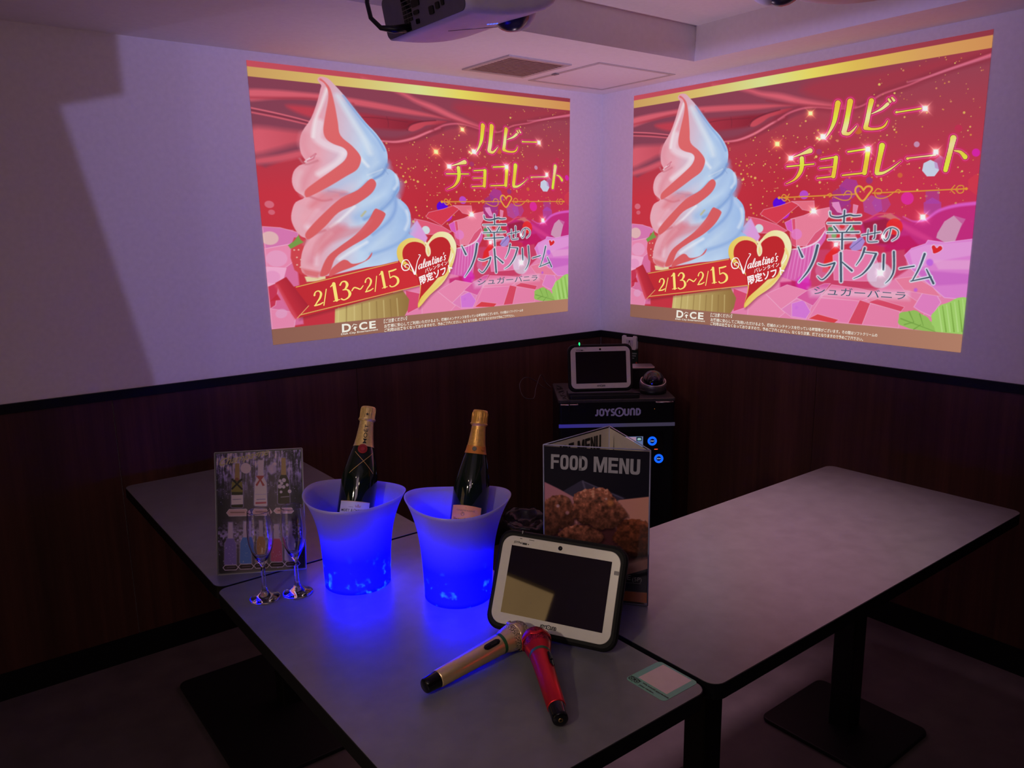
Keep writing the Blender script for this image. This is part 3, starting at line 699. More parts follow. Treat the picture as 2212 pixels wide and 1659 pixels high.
# flowing script, letter by letter along the rising line
SCR = {'a': [[(.8,.95,.14),(.35,1.0,.12),(.05,.55,.2),(.2,.05,.14),(.6,.2,.12),(.85,.8,.16)],[(.88,1.0,.2),(.8,.3,.22),(.95,.0,.14),(1.15,.2,.1)]],
 'l': [[(.05,.1,.1),(.55,1.1,.12),(.6,1.75,.1),(.4,1.85,.1),(.25,1.2,.2),(.25,.3,.22),(.5,.0,.14),(.8,.25,.1)]],
 'e': [[(.1,.45,.12),(.6,.65,.12),(.6,1.0,.12),(.3,1.0,.14),(.1,.5,.22),(.3,.0,.16),(.85,.3,.1)]],
 'n': [[(.1,1.0,.2),(.12,.0,.22)],[(.12,.5,.1),(.4,1.0,.12),(.6,.85,.2),(.58,.2,.22),(.75,.0,.14),(.95,.25,.1)]],
 't': [[(.3,1.6,.2),(.25,.3,.22),(.45,.0,.14),(.75,.25,.1)],[(.0,1.05,.12),(.65,1.1,.12)]],
 'i': [[(.25,1.0,.22),(.22,.25,.22),(.4,.0,.14),(.65,.25,.1)],[(.28,1.4,.22),(.29,1.45,.2)]],
 's': [[(.65,.9,.12),(.35,1.05,.16),(.2,.75,.2),(.5,.35,.2),(.35,.0,.16),(.05,.12,.14)]], "'": [[(.2,1.75,.2),(.1,1.35,.1)]]}
o_ = np.array([222, 636.]); ex = np.array([31, -8.2]); uy = np.array([7.5, -41.]); adv = {'l': .72, 'i': .62, 't': .72, "'": .3, 'e': .86, 'n': 1.0, 'a': 1.1, 's': .8}
for c_ in "alentine's":
    for P in SCR[c_]: gribbon(white_t, B([(*(o_ + ex * x_ + uy * y_), w_ * 44) for x_, y_, w_ in P]), 5)
    o_ = o_ + ex * adv[c_] * 1.06
for P in ([(150,560,6),(172,620,12),(190,672,15),(204,620,8),(222,560,6),(250,512,7),(236,506,6)], [(150,560,6),(134,542,7),(104,548,8),(86,590,9),(100,628,9),(136,628,8),(150,600,7),(134,582,6),(112,590,6),(116,606,6)], [(520,590,5),(552,545,6),(556,515,5)]): gribbon(white_t, B(P), 6)
line(white_t, 'バレンタイン', cq(882,1302), cq(1060,1252), cq(878,1272), .01)
line(white_t, '限定ソフト', cq(840,1386), cq(1098,1312), cq(832,1322), .03)
line(dark_t, 'シュガーバニラ', B([(788,850)])[0], B([(1568,898)])[0], B([(794,782)])[0], .004)
DD = lambda x, y: (22.7 + .5856 * x, 1340.8 + .5856 * y)
line(logo_t, 'D', DD(436,178), DD(494,184), DD(440,116), .03); line(logo_t, 'C', DD(548,188), DD(604,192), DD(551,128), .03); line(logo_t, 'E', DD(618,192), DD(664,196), DD(621,134), .03)
logo_t.disc(DD(522,160), 5.0); logo_t.ribbon([DD(503,150), DD(516,133), DD(537,142)], 2.6); logo_t.ribbon([DD(520,164), DD(522,184)], 5); logo_t.ribbon([DD(508,166), DD(536,158)], 3)
line(logo_t, 'Dish City Entertainment', DD(428,200), DD(676,220), DD(430,182), .012)
line(pale_t, '【ご注意ください】', DD(724,172), DD(902,182), DD(728,140), .012)
line(pale_t, 'お客様に安心してご利用いただけるよう、機械のメンテナンスを行っている時間帯がございます。その間はソフトクリームの', DD(724,210), DD(2122,342), DD(726,180), .012)
line(pale_t, 'ご利用は出来なくなっておりますので、予めご了承ください。なくなり次第、終了となりますので予めご了承下さい。', DD(722,242), DD(2002,376), DD(724,213), .012)

AD_M = print_mat('projected light', emit=True, gain=1.0)
T_GOLD = glow_mat('gold light', rgb(246, 222, 120)); T_WHITE = glow_mat('white light', rgb(250, 240, 240)); T_DARK = glow_mat('slate light', rgb(70, 92, 112)); T_PALE = glow_mat('pale light', rgb(236, 232, 220))
for m_ in (T_GOLD, T_WHITE, T_DARK, T_PALE): m_.cycles.emission_sampling = 'NONE'

def put_advert(corner, label):
    """corner: bottom left, bottom right, top right, top left of the lit rectangle on the wall; local frame = wall frame"""
    BL, BR, TR, TL = [np.array(c, float) for c in corner]
    nrm = np.cross(BR - BL, TL - BL); nrm /= np.linalg.norm(nrm)
    o0 = BL
    def pos(u, v, lift):
        u = np.asarray(u)[..., None]; v = np.asarray(v)[..., None]
        return (1 - u) * (1 - v) * BL + u * (1 - v) * BR + u * v * TR + (1 - u) * v * TL + nrm * lift - o0
    root = thing('projected_advert', label, 'projected picture', tuple(o0), group='adverts thrown on the two walls by the projectors')
    def f(u, v):
        P = pos(u, v, .002); return P[:, 0], P[:, 1], P[:, 2]
    cv.mesh('picture', f, AD_M, root)
    for nm, g, m_ in (('date_lettering', gold_t, T_GOLD), ('badge_lettering', white_t, T_WHITE), ('flavour_lettering', dark_t, T_DARK), ('notice_lettering', pale_t, T_PALE), ('operator_logo', logo_t, T_PALE)):
        def h(p):
            u, v = cv.uv(p[0], p[1]); return tuple(pos(u, v, .0035))
        g.build(nm, m_, root, f=h)
put_advert([(-1.753, 0, 1.100), (-.233, 0, 1.116), (-.216, 0, 2.132), (-1.772, 0, 2.135)], 'projected soft serve advert on the left wall, below the ceiling vent')
put_advert([(0, -.210, 1.087), (0, -1.771, 1.083), (0, -1.776, 2.124), (0, -.215, 2.133)], 'projected soft serve advert on the right wall, above the long empty table')
# ================================================================= materials
M_WALL = mat('wall paint', (.84, .81, .83), .65, noise=.03, nscale=60, bump=.04)
M_CEIL = mat('ceiling paint', (.88, .85, .87), .7, noise=.02, nscale=50)
M_DARKW = mat('dark plum wall', (.10, .07, .08), .6, noise=.05, nscale=30)
M_FLOOR = mat('floor vinyl', (.11, .088, .092), .55, noise=.18, nscale=9)
def wood():
    m, nt, b = new_mat('dark walnut panel')
    tc = nt.nodes.new('ShaderNodeTexCoord'); mp = nt.nodes.new('ShaderNodeMapping'); mp.inputs['Scale'].default_value = (38, 38, 1.1)
    n1 = nt.nodes.new('ShaderNodeTexNoise'); n1.inputs['Scale'].default_value = 1.0; n1.inputs['Detail'].default_value = 6; n1.inputs['Roughness'].default_value = .65
    mp2 = nt.nodes.new('ShaderNodeMapping'); mp2.inputs['Scale'].default_value = (4, 4, .25)
    n2 = nt.nodes.new('ShaderNodeTexNoise'); n2.inputs['Scale'].default_value = 1.5
    mx = nt.nodes.new('ShaderNodeMath'); mx.operation = 'MULTIPLY'
    rp = nt.nodes.new('ShaderNodeValToRGB')
    e = rp.color_ramp.elements; e[0].position = .08; e[0].color = (.034, .014, .011, 1); e[1].position = .46; e[1].color = (.105, .040, .029, 1)
    L = nt.links.new
    L(tc.outputs['Object'], mp.inputs['Vector']); L(mp.outputs['Vector'], n1.inputs['Vector']); L(tc.outputs['Object'], mp2.inputs['Vector']); L(mp2.outputs['Vector'], n2.inputs['Vector'])
    L(n1.outputs['Fac'], mx.inputs[0]); L(n2.outputs['Fac'], mx.inputs[1]); L(mx.outputs[0], rp.inputs['Fac']); L(rp.outputs['Color'], b.inputs['Base Color'])
    b.inputs['Roughness'].default_value = .5; b.inputs['Specular IOR Level'].default_value = .25
    return m
M_WOOD = wood()
M_BLACK = mat('black trim', (.006, .006, .008), .5, spec=.2, noise=.1)
M_LAM = mat('grey stone laminate', (.150, .148, .150), .33, spec=.6, noise=.10, nscale=22)
M_STEEL = mat('black powder coat', (.010, .010, .012), .45, spec=.3, noise=.1, nscale=300)
M_BPLAS = mat('black plastic', (.010, .010, .012), .38, noise=.1, nscale=200)
M_BRUB = mat('black rubber bumper', (.005, .005, .006), .6, spec=.25, noise=.12, nscale=300)
M_GLOSSB = mat('gloss black', (.004, .004, .006), .08, noise=.1)
M_WPLAS = mat('white plastic', (.66, .64, .62), .35, noise=.02, nscale=80)
M_GREYP = mat('grey plastic', (.20, .19, .20), .45, noise=.08, nscale=120)
M_SILVER = mat('silver metal', (.6, .58, .58), .3, metal=1, noise=.04)
M_GLASS = mat('clear glass', (1, 1, 1), 0.0, trans=1, ior=1.5, noise=.001)
M_INK = mat('black ink', (.01, .01, .012), .6, noise=.05)
M_WINK = mat('pale ink', (.50, .48, .62), .5, noise=.03)
M_GREEN_LED = glow_mat('green led', rgb(40, 240, 130), 1.6)

# ================================================================= room shell
RX, RY, RZ_ = -3.9, -3.9, 2.168
def struct(mb, name, m, parent=None): return mb.build(name, m, parent, kind='structure')
struct(MB().box(RX, 0.1, RY, 0.1, -.1, 0), 'floor', M_FLOOR)
struct(MB().box(RX - .1, .1, 0, .1, 0, 2.4), 'wall_left', M_WALL)
struct(MB().box(0, .1, RY - .1, 0, 0, 2.4), 'wall_right', M_WALL)
struct(MB().box(RX - .1, 0, RY - .1, RY, 0, 2.4), 'wall_front', M_DARKW)
# back wall with the doorway the tablet mirrors
struct(MB().box(RX - .1, RX, RY, -2.06, 0, 2.4).box(RX - .1, RX, -1.18, 0, 0, 2.4).box(RX - .1, RX, -2.06, -1.18, 1.68, 2.4), 'wall_back', M_DARKW)
# ceiling: a lowered border round a raised centre
c = MB(); zl, zh = RZ_, 2.30; ix0, ix1, iy0, iy1 = -3.45, -.243, -3.45, -.772
c.box(RX, 0, iy1, 0, zl, 2.42).box(RX, 0, RY, iy0, zl, 2.42).box(RX, ix0, iy0, iy1, zl, 2.42).box(ix1, 0, iy0, iy1, zl, 2.42).box(ix0, ix1, iy0, iy1, zh, 2.42)
struct(c, 'ceiling', M_CEIL)
# wainscot, chair rail, skirting
w = MB()
xs = [RX, -3.26, -2.335, -1.41, -.485, -.006]
for a, b in zip(xs, xs[1:]): w.box(a + .001, b - .001, -.006, 0, .09, .972)
struct(w, 'trim_1', M_WOOD)
w = MB()
ys = [RY, -3.10, -2.17, -1.24, -.31, -.006]
for a, b in zip(ys, ys[1:]): w.box(-.006, 0, a + .001, b - .001, .09, .972)
struct(w, 'trim_2', M_WOOD)
struct(MB().box(RX, 0, -.012, 0, .969, 1.0), 'trim_3', M_BLACK)
struct(MB().box(-.012, 0, RY, -.012, .969, 1.0), 'trim_4', M_BLACK)
struct(MB().box(RX, 0, -.010, 0, 0, .0955), 'baseboard_left', M_BLACK)
struct(MB().box(-.010, 0, RY, -.010, 0, .0955), 'baseboard_right', M_BLACK)
# lit doorway behind the photographer: frame and frosted pane
d = struct(MB().box(RX - .06, RX + .01, -2.06, -2.02, 0, 1.68).box(RX - .06, RX + .01, -1.22, -1.18, 0, 1.68).box(RX - .06, RX + .01, -2.02, -1.22, 1.64, 1.68), 'door_1', M_DARKW)
m_, nt, b_ = new_mat('frosted pane lit by the corridor')
e_ = nt.nodes.new('ShaderNodeEmission'); e_.inputs['Color'].default_value = (1.0, .60, .26, 1); e_.inputs['Strength'].default_value = 1.9
nz = nt.nodes.new('ShaderNodeTexNoise'); nz.inputs['Scale'].default_value = 3; mx = nt.nodes.new('ShaderNodeMath'); mx.operation = 'MULTIPLY_ADD'; mx.inputs[1].default_value = .25; mx.inputs[2].default_value = .42
nt.links.new(nz.outputs['Fac'], mx.inputs[0]); nt.links.new(mx.outputs[0], e_.inputs['Strength']); nt.links.new(e_.outputs[0], nt.nodes['Material Output'].inputs['Surface'])
struct(MB().box(RX - .04, RX - .03, -2.02, -1.22, .01, 1.64), 'pane', m_, d)

# ceiling vent and hatch
M_VENT = mat('vent enamel', (.55, .50, .48), .5, noise=.04)
M_VDARK = mat('vent shadow', (.06, .036, .03), .8, noise=.1)
v = thing('ceiling_vent', 'square ceiling vent with dark louvre slats above the left picture', 'vent', (-.781, -.309, RZ_))
q = MB()
for x0, x1, y0, y1 in ((-.158,.158,-.158,-.138),(-.158,.158,.138,.158),(-.158,-.138,-.138,.138),(.138,.158,-.138,.138)): q.box(x0, x1, y0, y1, -.006, 0)
q.build('frame', M_VENT, v)
MB().box(-.138, .138, -.138, .138, -.0015, 0).build('backing', M_VDARK, v)
q = MB()
for k in range(13):
    y = -.128 + k * .0213
    q.box(-.138, .138, y - .0045, y + .0045, -.0055, -.0030)
q.build('louvre_slats', mat('brown louvre', (.40, .27, .22), .5, noise=.05), v)
v = thing('ceiling_hatch', 'square white ceiling access hatch close to the room corner', 'hatch', (-.330, -.330, RZ_))
q = MB()
for x0, x1, y0, y1 in ((-.226,.226,-.226,-.21),(-.226,.226,.21,.226),(-.226,-.21,-.21,.21),(.21,.226,-.21,.21)): q.box(x0, x1, y0, y1, -.003, 0)
q.build('frame', M_VENT, v)
MB().box(-.205, .205, -.205, .205, -.002, 0).build('panel', M_CEIL, v)
MB().box(-.232, -.214, .03, .06, -.006, -.003).build('latch', M_GREYP, v)

# ================================================================= tables
def table(name_label, x0, x1, y0, y1, bases, col_w=.067):
    t = thing('table', name_label, 'table', ((x0 + x1) / 2, (y0 + y1) / 2, 0), 0, 'grey topped pedestal tables pushed together')
    cx, cy = (x0 + x1) / 2, (y0 + y1) / 2
    P = rrect(x0 - cx, x1 - cx, y0 - cy, y1 - cy, .028)
    MB().prism(P, .668, .6992).build('edge_band', M_BLACK, t)
    MB().prism(inset(P, .0015), .6990, .70).build('tabletop', M_LAM, t)
    for bx, by, sx, sy, cols in bases:
        MB().prism(rrect(bx - cx - sx / 2, bx - cx + sx / 2, by - cy - sy / 2, by - cy + sy / 2, .028), 0, .014, bevel=.004).build('base_plate', M_STEEL, t)
        for kx, ky in cols:
            MB().prism(rrect(kx - cx - col_w / 2, kx - cx + col_w / 2, ky - cy - col_w / 2, ky - cy + col_w / 2, .006), .014, .66).build('column', M_STEEL, t)
            MB().box(kx - cx - .12, kx - cx + .12, ky - cy - .12, ky - cy + .12, .660, .668).build('mounting_plate', M_STEEL, t)
    return t
table('grey table behind the menu board, end against the left wall', -2.357, -1.776, -1.137, -.155, [(-2.085, -.628, .40, .67, [(-2.02, -.628)])])
table('grey table in front, holding glowing ice buckets and microphones', -2.362, -1.789, -2.133, -1.144, [(-2.075, -1.64, .40, .67, [(-2.075, -1.64)])])
table('long grey table on the right, empty but for the food menu', -1.776, -.378, -2.137, -1.532, [(-.733, -1.836, .335, .365, [(-.733, -1.836)]), (-1.42, -1.836, .335, .365, [(-1.42, -1.836)])])

# ================================================================= projectors
M_PROJ = mat('projector white', (.88, .82, .86), .45, noise=.03)
M_PREAR = mat('projector rear grey', (.16, .14, .17), .5, noise=.05)
def projector(loc, rotz, label, cable):
    M = Matrix.Translation(loc) @ Matrix.Rotation(rotz, 4, 'Z') @ Matrix.Rotation(math.radians(-11), 4, 'Y')
    r = thing('ceiling_projector', label, 'projector', matrix=M, group='white projectors hung from the ceiling')
    # body: rounded box narrowing towards the nose, belly swelling downwards (hangs upside down)
    q = MB(); S = []
    for k, x in enumerate(np.linspace(0, .262, 12)):
        t = x / .262; w = .158 - .012 * max(0, (t - .8) / .2) ** 2; zb = -.012 * math.sin(PI * min(1, t * 1.05)) + .02 * max(0, (t - .82) / .18) ** 2
        ring = rrect(-w, w, zb, .090 - .01 * max(0, (t - .8) / .2), .016, 5); S.append([(x, y, z) for y, z in ring])
    n = len(S[0]); V = [p for s_ in S for p in s_]
    F = [(j * n + i, j * n + (i + 1) % n, (j + 1) * n + (i + 1) % n, (j + 1) * n + i) for j in range(len(S) - 1) for i in range(n)]
    F += [list(range(n))[::-1], [(len(S) - 1) * n + i for i in range(n)]]
    q.add(V, F, None, True); q.build('body', M_PROJ, r)
    rp = rrect(-.155, .155, .003, .087, .014, 5)
    pn = MB(); pn.add([(-.003, y, z) for y, z in rp] + [(0.001, y, z) for y, z in rp], [list(range(len(rp)))[::-1], *[(i, (i + 1) % len(rp), len(rp) + (i + 1) % len(rp), len(rp) + i) for i in range(len(rp))]])
    rear = pn.build('rear_panel', M_PREAR, r)
    q = MB()
    for iy in range(3):
        for iz in range(7): q.box(-.0045, -.003, .062 - iy * .0125, .072 - iy * .0125, .022 + iz * .0085, .0285 + iz * .0085)
    q.build('vent_grid', M_GLOSSB, rear)
    for (y, z, sy, sz, nm) in ((.016,.052,.030,.014,'video_port'),(.018,.034,.020,.008,'video_port'),(-.018,.060,.024,.012,'video_port'),(.018,.016,.012,.010,'service_port'),(-.040,.026,.017,.016,'network_port'),(-.064,.030,.013,.013,'data_port'),(-.084,.033,.009,.014,'data_port'),(.066,.012,.034,.018,'power_inlet')):
        MB().prism(rrect(y - sy / 2, y + sy / 2, z - sz / 2, z + sz / 2, .003, 3), -.0022, .0022, Matrix(((0, 0, 1, -.004), (1, 0, 0, 0), (0, 1, 0, 0), (0, 0, 0, 1)))).build(nm, M_GLOSSB, rear)
    # side vent
    for s_ in (-1, 1):
        y = s_ * .1585
        side = MB().box(.085, .225, min(y, y + s_ * .0015), max(y, y + s_ * .0015), .022, .074).build('side_frame', M_PROJ, r)
        q = MB()
        for k in range(6):
            y = s_ * .1602; q.box(.095, .215, min(y, y + s_ * .001), max(y, y + s_ * .001), .027 + k * .0075, .031 + k * .0075)
        q.build('side_louvres', M_VDARK, side)
    # lens hood bulging from the underside near the nose
    hood = MB().sphere((.226, -.030, .014), .047, 28, 14, None, PI * .45, PI, (1.0, 1.0, .90)).build('lens_hood', M_PROJ, r)
    MB().sphere((.205, -.040, .012), .045, 28, 14, None, PI * .5, PI, (1.0, .95, .92)).build('lens_cover', mat('smoked lens', (.045, .04, .085), .25, noise=.05), hood)
    q = MB()
    for k in range(4): q.box(.12 + k * .008, .124 + k * .008, -.06, -.056, -.0135, -.0115)
    q.build('status_light', glow_mat('blue status light', rgb(90, 110, 255), 1.3), r)
    MB().box(.05, .19, -.01, -.0085, -.0125, -.0115).build('seam_line', M_PREAR, r)
    MB().tube([(.12, 0, .088), (.12 + .19 * .09, 0, .088 + .28)], .02, 16).build('ceiling_pole', M_PROJ, r)
    if cable:
        MB().tube([(-.004, .066, .012), (-.035, .070, .012), (-.055, .09, .02), (-.06, .115, .045), (-.05, .135, .08), (-.03, .142, .13), (.0, .142, .2), (.03, .142, .33)], [.009, .008, .0055, .005, .005, .005, .005, .005], 10).build('power_cable', M_BPLAS, r)
    else:
        MB().tube([(.0, -.05, .012), (-.016, -.05, .006)], .009, 12).build('foot_screw', M_BPLAS, r)
    return r
projector((-1.9, -1.423, 1.948), 0, 'white projector with ports and black cable hanging above the buckets', True)
projector((-1.36, -2.094, 1.964), PI / 2, 'white projector mostly cut off at the top edge, right of the ceiling corner', False)

# ================================================================= left menu board
e = Vector((math.cos(-.513), math.sin(-.513), 0)); nn = Vector((-e.y, e.x, 0)); th = .272
u = Vector((0, 0, 1)) * math.cos(th) + nn * math.sin(th)
M_ACRY, nt, b_ = new_mat('clear acrylic sheet')
tr = nt.nodes.new('ShaderNodeBsdfTransparent'); gl = nt.nodes.new('ShaderNodeBsdfGlossy'); gl.inputs['Roughness'].default_value = .06
fr = nt.nodes.new('ShaderNodeFresnel'); fr.inputs['IOR'].default_value = 1.49; ms = nt.nodes.new('ShaderNodeMixShader')
nt.links.new(fr.outputs[0], ms.inputs[0]); nt.links.new(tr.outputs[0], ms.inputs[1]); nt.links.new(gl.outputs[0], ms.inputs[2]); nt.links.new(ms.outputs[0], nt.nodes['Material Output'].inputs['Surface'])
M_AEDGE = mat('acrylic edge', (.42, .40, .50), .2, noise=.05)
ch = thing('drinks_menu_stand', 'upright drinks menu in clear acrylic with pictured bottles, behind the flutes', 'menu stand', matrix=frame((-2.3316, -1.0643, .7005), e, u))
W_, H_ = .212, .300
cm = Canvas(240, 340, [(12, 118), (1108, 45), (1140, 1520), (65, 1620)], (92, 84, 84))
X, Y = cm.X, cm.Y
edge = np.clip((np.abs(cm.U - .5) - .25) / .25, 0, 1)[..., None]
cm.C = np.array([96, 90, 80.]) * (1 - edge) + np.array([24, 18, 40.]) * edge
n1 = fbm(X / 16, Y / 110, 11)[..., None]; n2 = fbm(X / 60, Y / 60, 21)[..., None]
top = np.clip((cm.V - .60) / .3, 0, 1)[..., None]
cm.C = cm.C * (1 - top * np.clip(n1 * n2 * 5 - .6, 0, 1)) + np.array([205, 190, 235.]) * top * np.clip(n1 * n2 * 5 - .6, 0, 1)
low = np.exp(-((cm.V - .30) / .09) ** 2)[..., None] * np.clip(fbm(X / 30, Y / 24, 31)[..., None] * 3.2 - .9, 0, 1)
cm.C = cm.C * (1 - low * .7) + np.array([206, 190, 226.]) * low * .7
rr = np.random.default_rng(5)
for k in range(330):
    uu, vv = rr.random(), (rr.uniform(.62, 1) if k % 3 else rr.uniform(0, .62)); x, y = hmap(cm.H, uu, vv); cm.disc(x, y, rr.uniform(1.5, 5), (226, 216, 246), 2, rr.uniform(.3, .9))
def bottle(cx, y0, y1, w, body, neck, glow=(200, 190, 220)):
    ns = y0 + (y1 - y0) * .34
    P = [(cx - w * .17, y0), (cx + w * .17, y0), (cx + w * .2, ns), (cx + w * .46, ns + (y1 - y0) * .16), (cx + w * .5, y1 - 12), (cx + w * .42, y1), (cx - w * .42, y1), (cx - w * .5, y1 - 12), (cx - w * .46, ns + (y1 - y0) * .16), (cx - w * .2, ns)]
    cm.stroke(P + [P[0]], 16, glow, 9, .5); cm.fill(P, body, 2.5)
    cm.fill([(cx - w * .17, y0), (cx + w * .17, y0), (cx + w * .22, ns + 20), (cx - w * .22, ns + 20)], neck, 2.5)
bottle(290, 235, 795, 150, (62, 64, 30), (170, 142, 60)); cm.fill([(222,470),(352,470),(365,600),(214,600)], (140, 138, 40), 3)
cm.stroke([(228,440),(350,560)], 22, (40, 38, 30), 2); cm.stroke([(345,440),(225,560)], 22, (40, 38, 30), 2); cm.disc(288, 440, 24, (150, 90, 50), 2); cm.fill([(216,640),(365,635),(366,752),(216,762)], (206, 194, 214), 2); cm.stroke([(235,695),(340,690)], 7, (120,110,120), 2)
bottle(590, 190, 772, 165, (206, 194, 232), (196, 184, 220)); cm.fill([(530,390),(640,385),(600,440),(645,510),(615,520),(585,455),(545,525),(525,505),(570,440)], (186, 84, 60), 2); cm.fill([(524,724),(662,716),(662,738),(524,748)], (196, 90, 80), 2); cm.stroke([(525,628),(660,622)], 4, (150,140,170), 1.5); cm.stroke([(540,690),(650,684)], 8, (120,110,140), 2)
bottle(885, 155, 740, 150, (74, 70, 42), (176, 150, 70))
for x, y, r in ((888,440,26),(884,525,22),(838,450,20),(836,520,28),(930,500,20),(960,580,24),(850,590,18),(860,480,20)): cm.disc(x, y, r, (206, 200, 226), 4, .9)
cm.stroke([(850,655),(950,645)], 10, (180,176,160), 3, .7)
cm.disc(400, 295, 68, (206, 190, 216), 3, .95); cm.disc(735, 300, 62, (196, 180, 216), 12, .8)
for x0, x1, y0, y1 in ((155,440,812,906),(470,735,800,890),(755,1015,786,862)):
    P = [(x0, (y0 + y1) / 2 + 6), (x0 + 34, y0 + 8), (x1 - 34, y0), (x1, (y0 + y1) / 2), (x1 - 34, y1 - 8), (x0 + 34, y1)]
    cm.fill(P, (206, 168, 132), 3); cm.stroke(P + [P[0]], 7, (226, 200, 180), 2); cm.stroke([(x0 + 55, (y0 + y1) / 2), (x1 - 60, (y0 + y1) / 2 - 4)], 16, (120, 84, 60), 4, .6)
for cx, y0, y1, w, cb in ((207,985,1510,150,(120,106,160)),(400,970,1490,146,(76,130,180)),(595,955,1470,140,(190,140,60)),(788,1000,1455,146,(200,84,104)),(955,960,1440,130,(170,160,214))):
    bottle(cx, y0, y1, w, cb, (180, 168, 204), (214, 204, 232))
    for k in range(14): cm.disc(cx + rr.uniform(-.4, .4) * w, rr.uniform(y0 + 280, y1 - 10), rr.uniform(2, 6), (236, 230, 246), 2, .5)
for k in range(5):
    x0 = 115 + k * 194; y = 1545 - k * 16; P = [(x0, y), (x0 + 26, y - 30), (x0 + 166, y - 38), (x0 + 192, y - 8), (x0 + 166, y + 22), (x0 + 26, y + 30)]
    cm.fill(P, (60, 40, 48), 3); cm.stroke(P + [P[0]], 7, (206, 196, 206), 2); cm.stroke([(x0 + 50, y - 2), (x0 + 150, y - 10)], 9, (150, 120, 130), 3, .6)
cm.C = np.clip((cm.C - 20) * 1.4, 4, 255); cm.C = cm.C * .72 + (cm.C.mean(2, keepdims=True) * np.array([.98, .92, 1.15])) * .28; cm.C = np.clip(cm.C * np.array([1.02, .95, 1.2]), 0, 255)
cm.mesh('printed_sheet', lambda a, b: (.003 + a * (W_ - .006), .003 + b * (H_ - .006), np.full_like(a, .0012)), print_mat('drinks menu print', .5), ch)
g = G2(); cmt = lambda x, y: tuple(float(k_) for k_ in cm.uv(x, y))
g.text('Champagne', (.05, .870), (.62, .945), (.05, .945), .012, .45)
g.build('title_lettering', mat('old gold ink', (.80, .64, .38), .5, noise=.05), ch, f=lambda p: (p[0] * W_, p[1] * H_, .0018))
MB().box(0, W_, 0, H_, .0022, .0032).build('acrylic_front', M_ACRY, ch)
MB().box(0, W_, 0, H_, -.001, .0008).build('acrylic_back', M_GREYP, ch)
q = MB()
for a, b in (((0,0,.001),(W_,0,.001)),((W_,0,.001),(W_,H_,.001)),((W_,H_,.001),(0,H_,.001)),((0,H_,.001),(0,0,.001))): q.tube([a, b], .0016, 6)
q.build('acrylic_edge', M_AEDGE, ch)
back = Matrix(ch.matrix_world).inverted()
b0 = back @ Vector((-2.3316 + .5 * .212 * e.x + .085 * nn.x, -1.0643 + .5 * .212 * e.y + .085 * nn.y, .701))
MB().add([(.04, .15, -.001), (W_ - .04, .15, -.001), (W_ - .05, b0.y, b0.z), (.05, b0.y, b0.z)], [(0, 1, 2, 3)]).build('back_leg', M_ACRY, ch)

# ================================================================= champagne flutes
def flute(x, y, label, first=None):
    if first is None:
        r = thing('champagne_flute', label, 'champagne glass', (x, y, .70), 0, 'empty champagne flutes')
        H = .213
        out = [(.0, .0005), (.030, .0005), (.0345, .0012), (.0345, .003), (.030, .0048), (.018, .0085), (.0095, .016), (.006, .026), (.0046, .045), (.0042, .065), (.0046, .078), (.0075, .088), (.0155, .101), (.0225, .117), (.0272, .135), (.0288, .153), (.0283, .175), (.0262, .197), (.02485, .2115), (.0247, .2126), (.0244, H)]
        inn = [(.0238, H), (.0235, .2126), (.02365, .2115), (.0250, .197), (.0271, .175), (.0276, .153), (.0260, .135), (.0213, .117), (.0140, .1035), (.006, .094), (.0, .0915)]
        MB().lathe([p for p in out if p[1] <= .079] + [(0, .078)], 48).build('foot_and_stem', M_GLASS, r)
        MB().lathe([(0, .0782), (.0046, .0782)] + [p for p in out if p[1] >= .08] + inn, 48).build('bowl', M_GLASS, r)
        return r
    r = first.copy(); COL.objects.link(r); r.location = (x, y, .70); r['label'] = label
    for c_ in first.children:
        k_ = c_.copy(); COL.objects.link(k_); k_.parent = r
    return r
fl = flute(-2.2856, -1.2617, 'empty champagne flute standing left, farther from the glowing buckets')
flute(-2.2163, -1.2838, 'empty champagne flute standing right, next to the glowing left bucket', fl)

# ================================================================= ice buckets, ice and bottles
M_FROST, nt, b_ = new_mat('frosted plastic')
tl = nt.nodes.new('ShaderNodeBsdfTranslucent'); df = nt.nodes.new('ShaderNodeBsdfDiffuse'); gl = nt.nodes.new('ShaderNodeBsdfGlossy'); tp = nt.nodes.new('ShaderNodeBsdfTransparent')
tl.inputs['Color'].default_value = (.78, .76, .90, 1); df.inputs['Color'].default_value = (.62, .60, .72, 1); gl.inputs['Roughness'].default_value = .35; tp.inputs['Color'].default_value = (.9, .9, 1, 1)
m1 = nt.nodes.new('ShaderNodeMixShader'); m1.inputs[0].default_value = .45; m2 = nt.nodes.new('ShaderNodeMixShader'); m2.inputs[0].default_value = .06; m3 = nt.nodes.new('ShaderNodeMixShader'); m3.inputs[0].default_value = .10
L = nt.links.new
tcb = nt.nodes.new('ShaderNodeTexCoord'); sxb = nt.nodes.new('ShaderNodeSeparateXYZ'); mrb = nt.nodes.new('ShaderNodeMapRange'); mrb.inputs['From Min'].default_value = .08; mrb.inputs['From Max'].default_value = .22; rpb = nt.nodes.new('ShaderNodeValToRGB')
rpb.color_ramp.elements[0].color = (.06, .06, .80, 1); rpb.color_ramp.elements[1].color = (.62, .58, .88, 1)  # blue LED light put into the shell colour, lavender towards the rim
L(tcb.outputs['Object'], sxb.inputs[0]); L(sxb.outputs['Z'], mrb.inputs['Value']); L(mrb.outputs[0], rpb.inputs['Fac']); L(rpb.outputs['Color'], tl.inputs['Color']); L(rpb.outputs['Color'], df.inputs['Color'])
L(tl.outputs[0], m1.inputs[1]); L(df.outputs[0], m1.inputs[2]); L(m1.outputs[0], m2.inputs[1]); L(gl.outputs[0], m2.inputs[2]); L(m2.outputs[0], m3.inputs[1]); L(tp.outputs[0], m3.inputs[2])
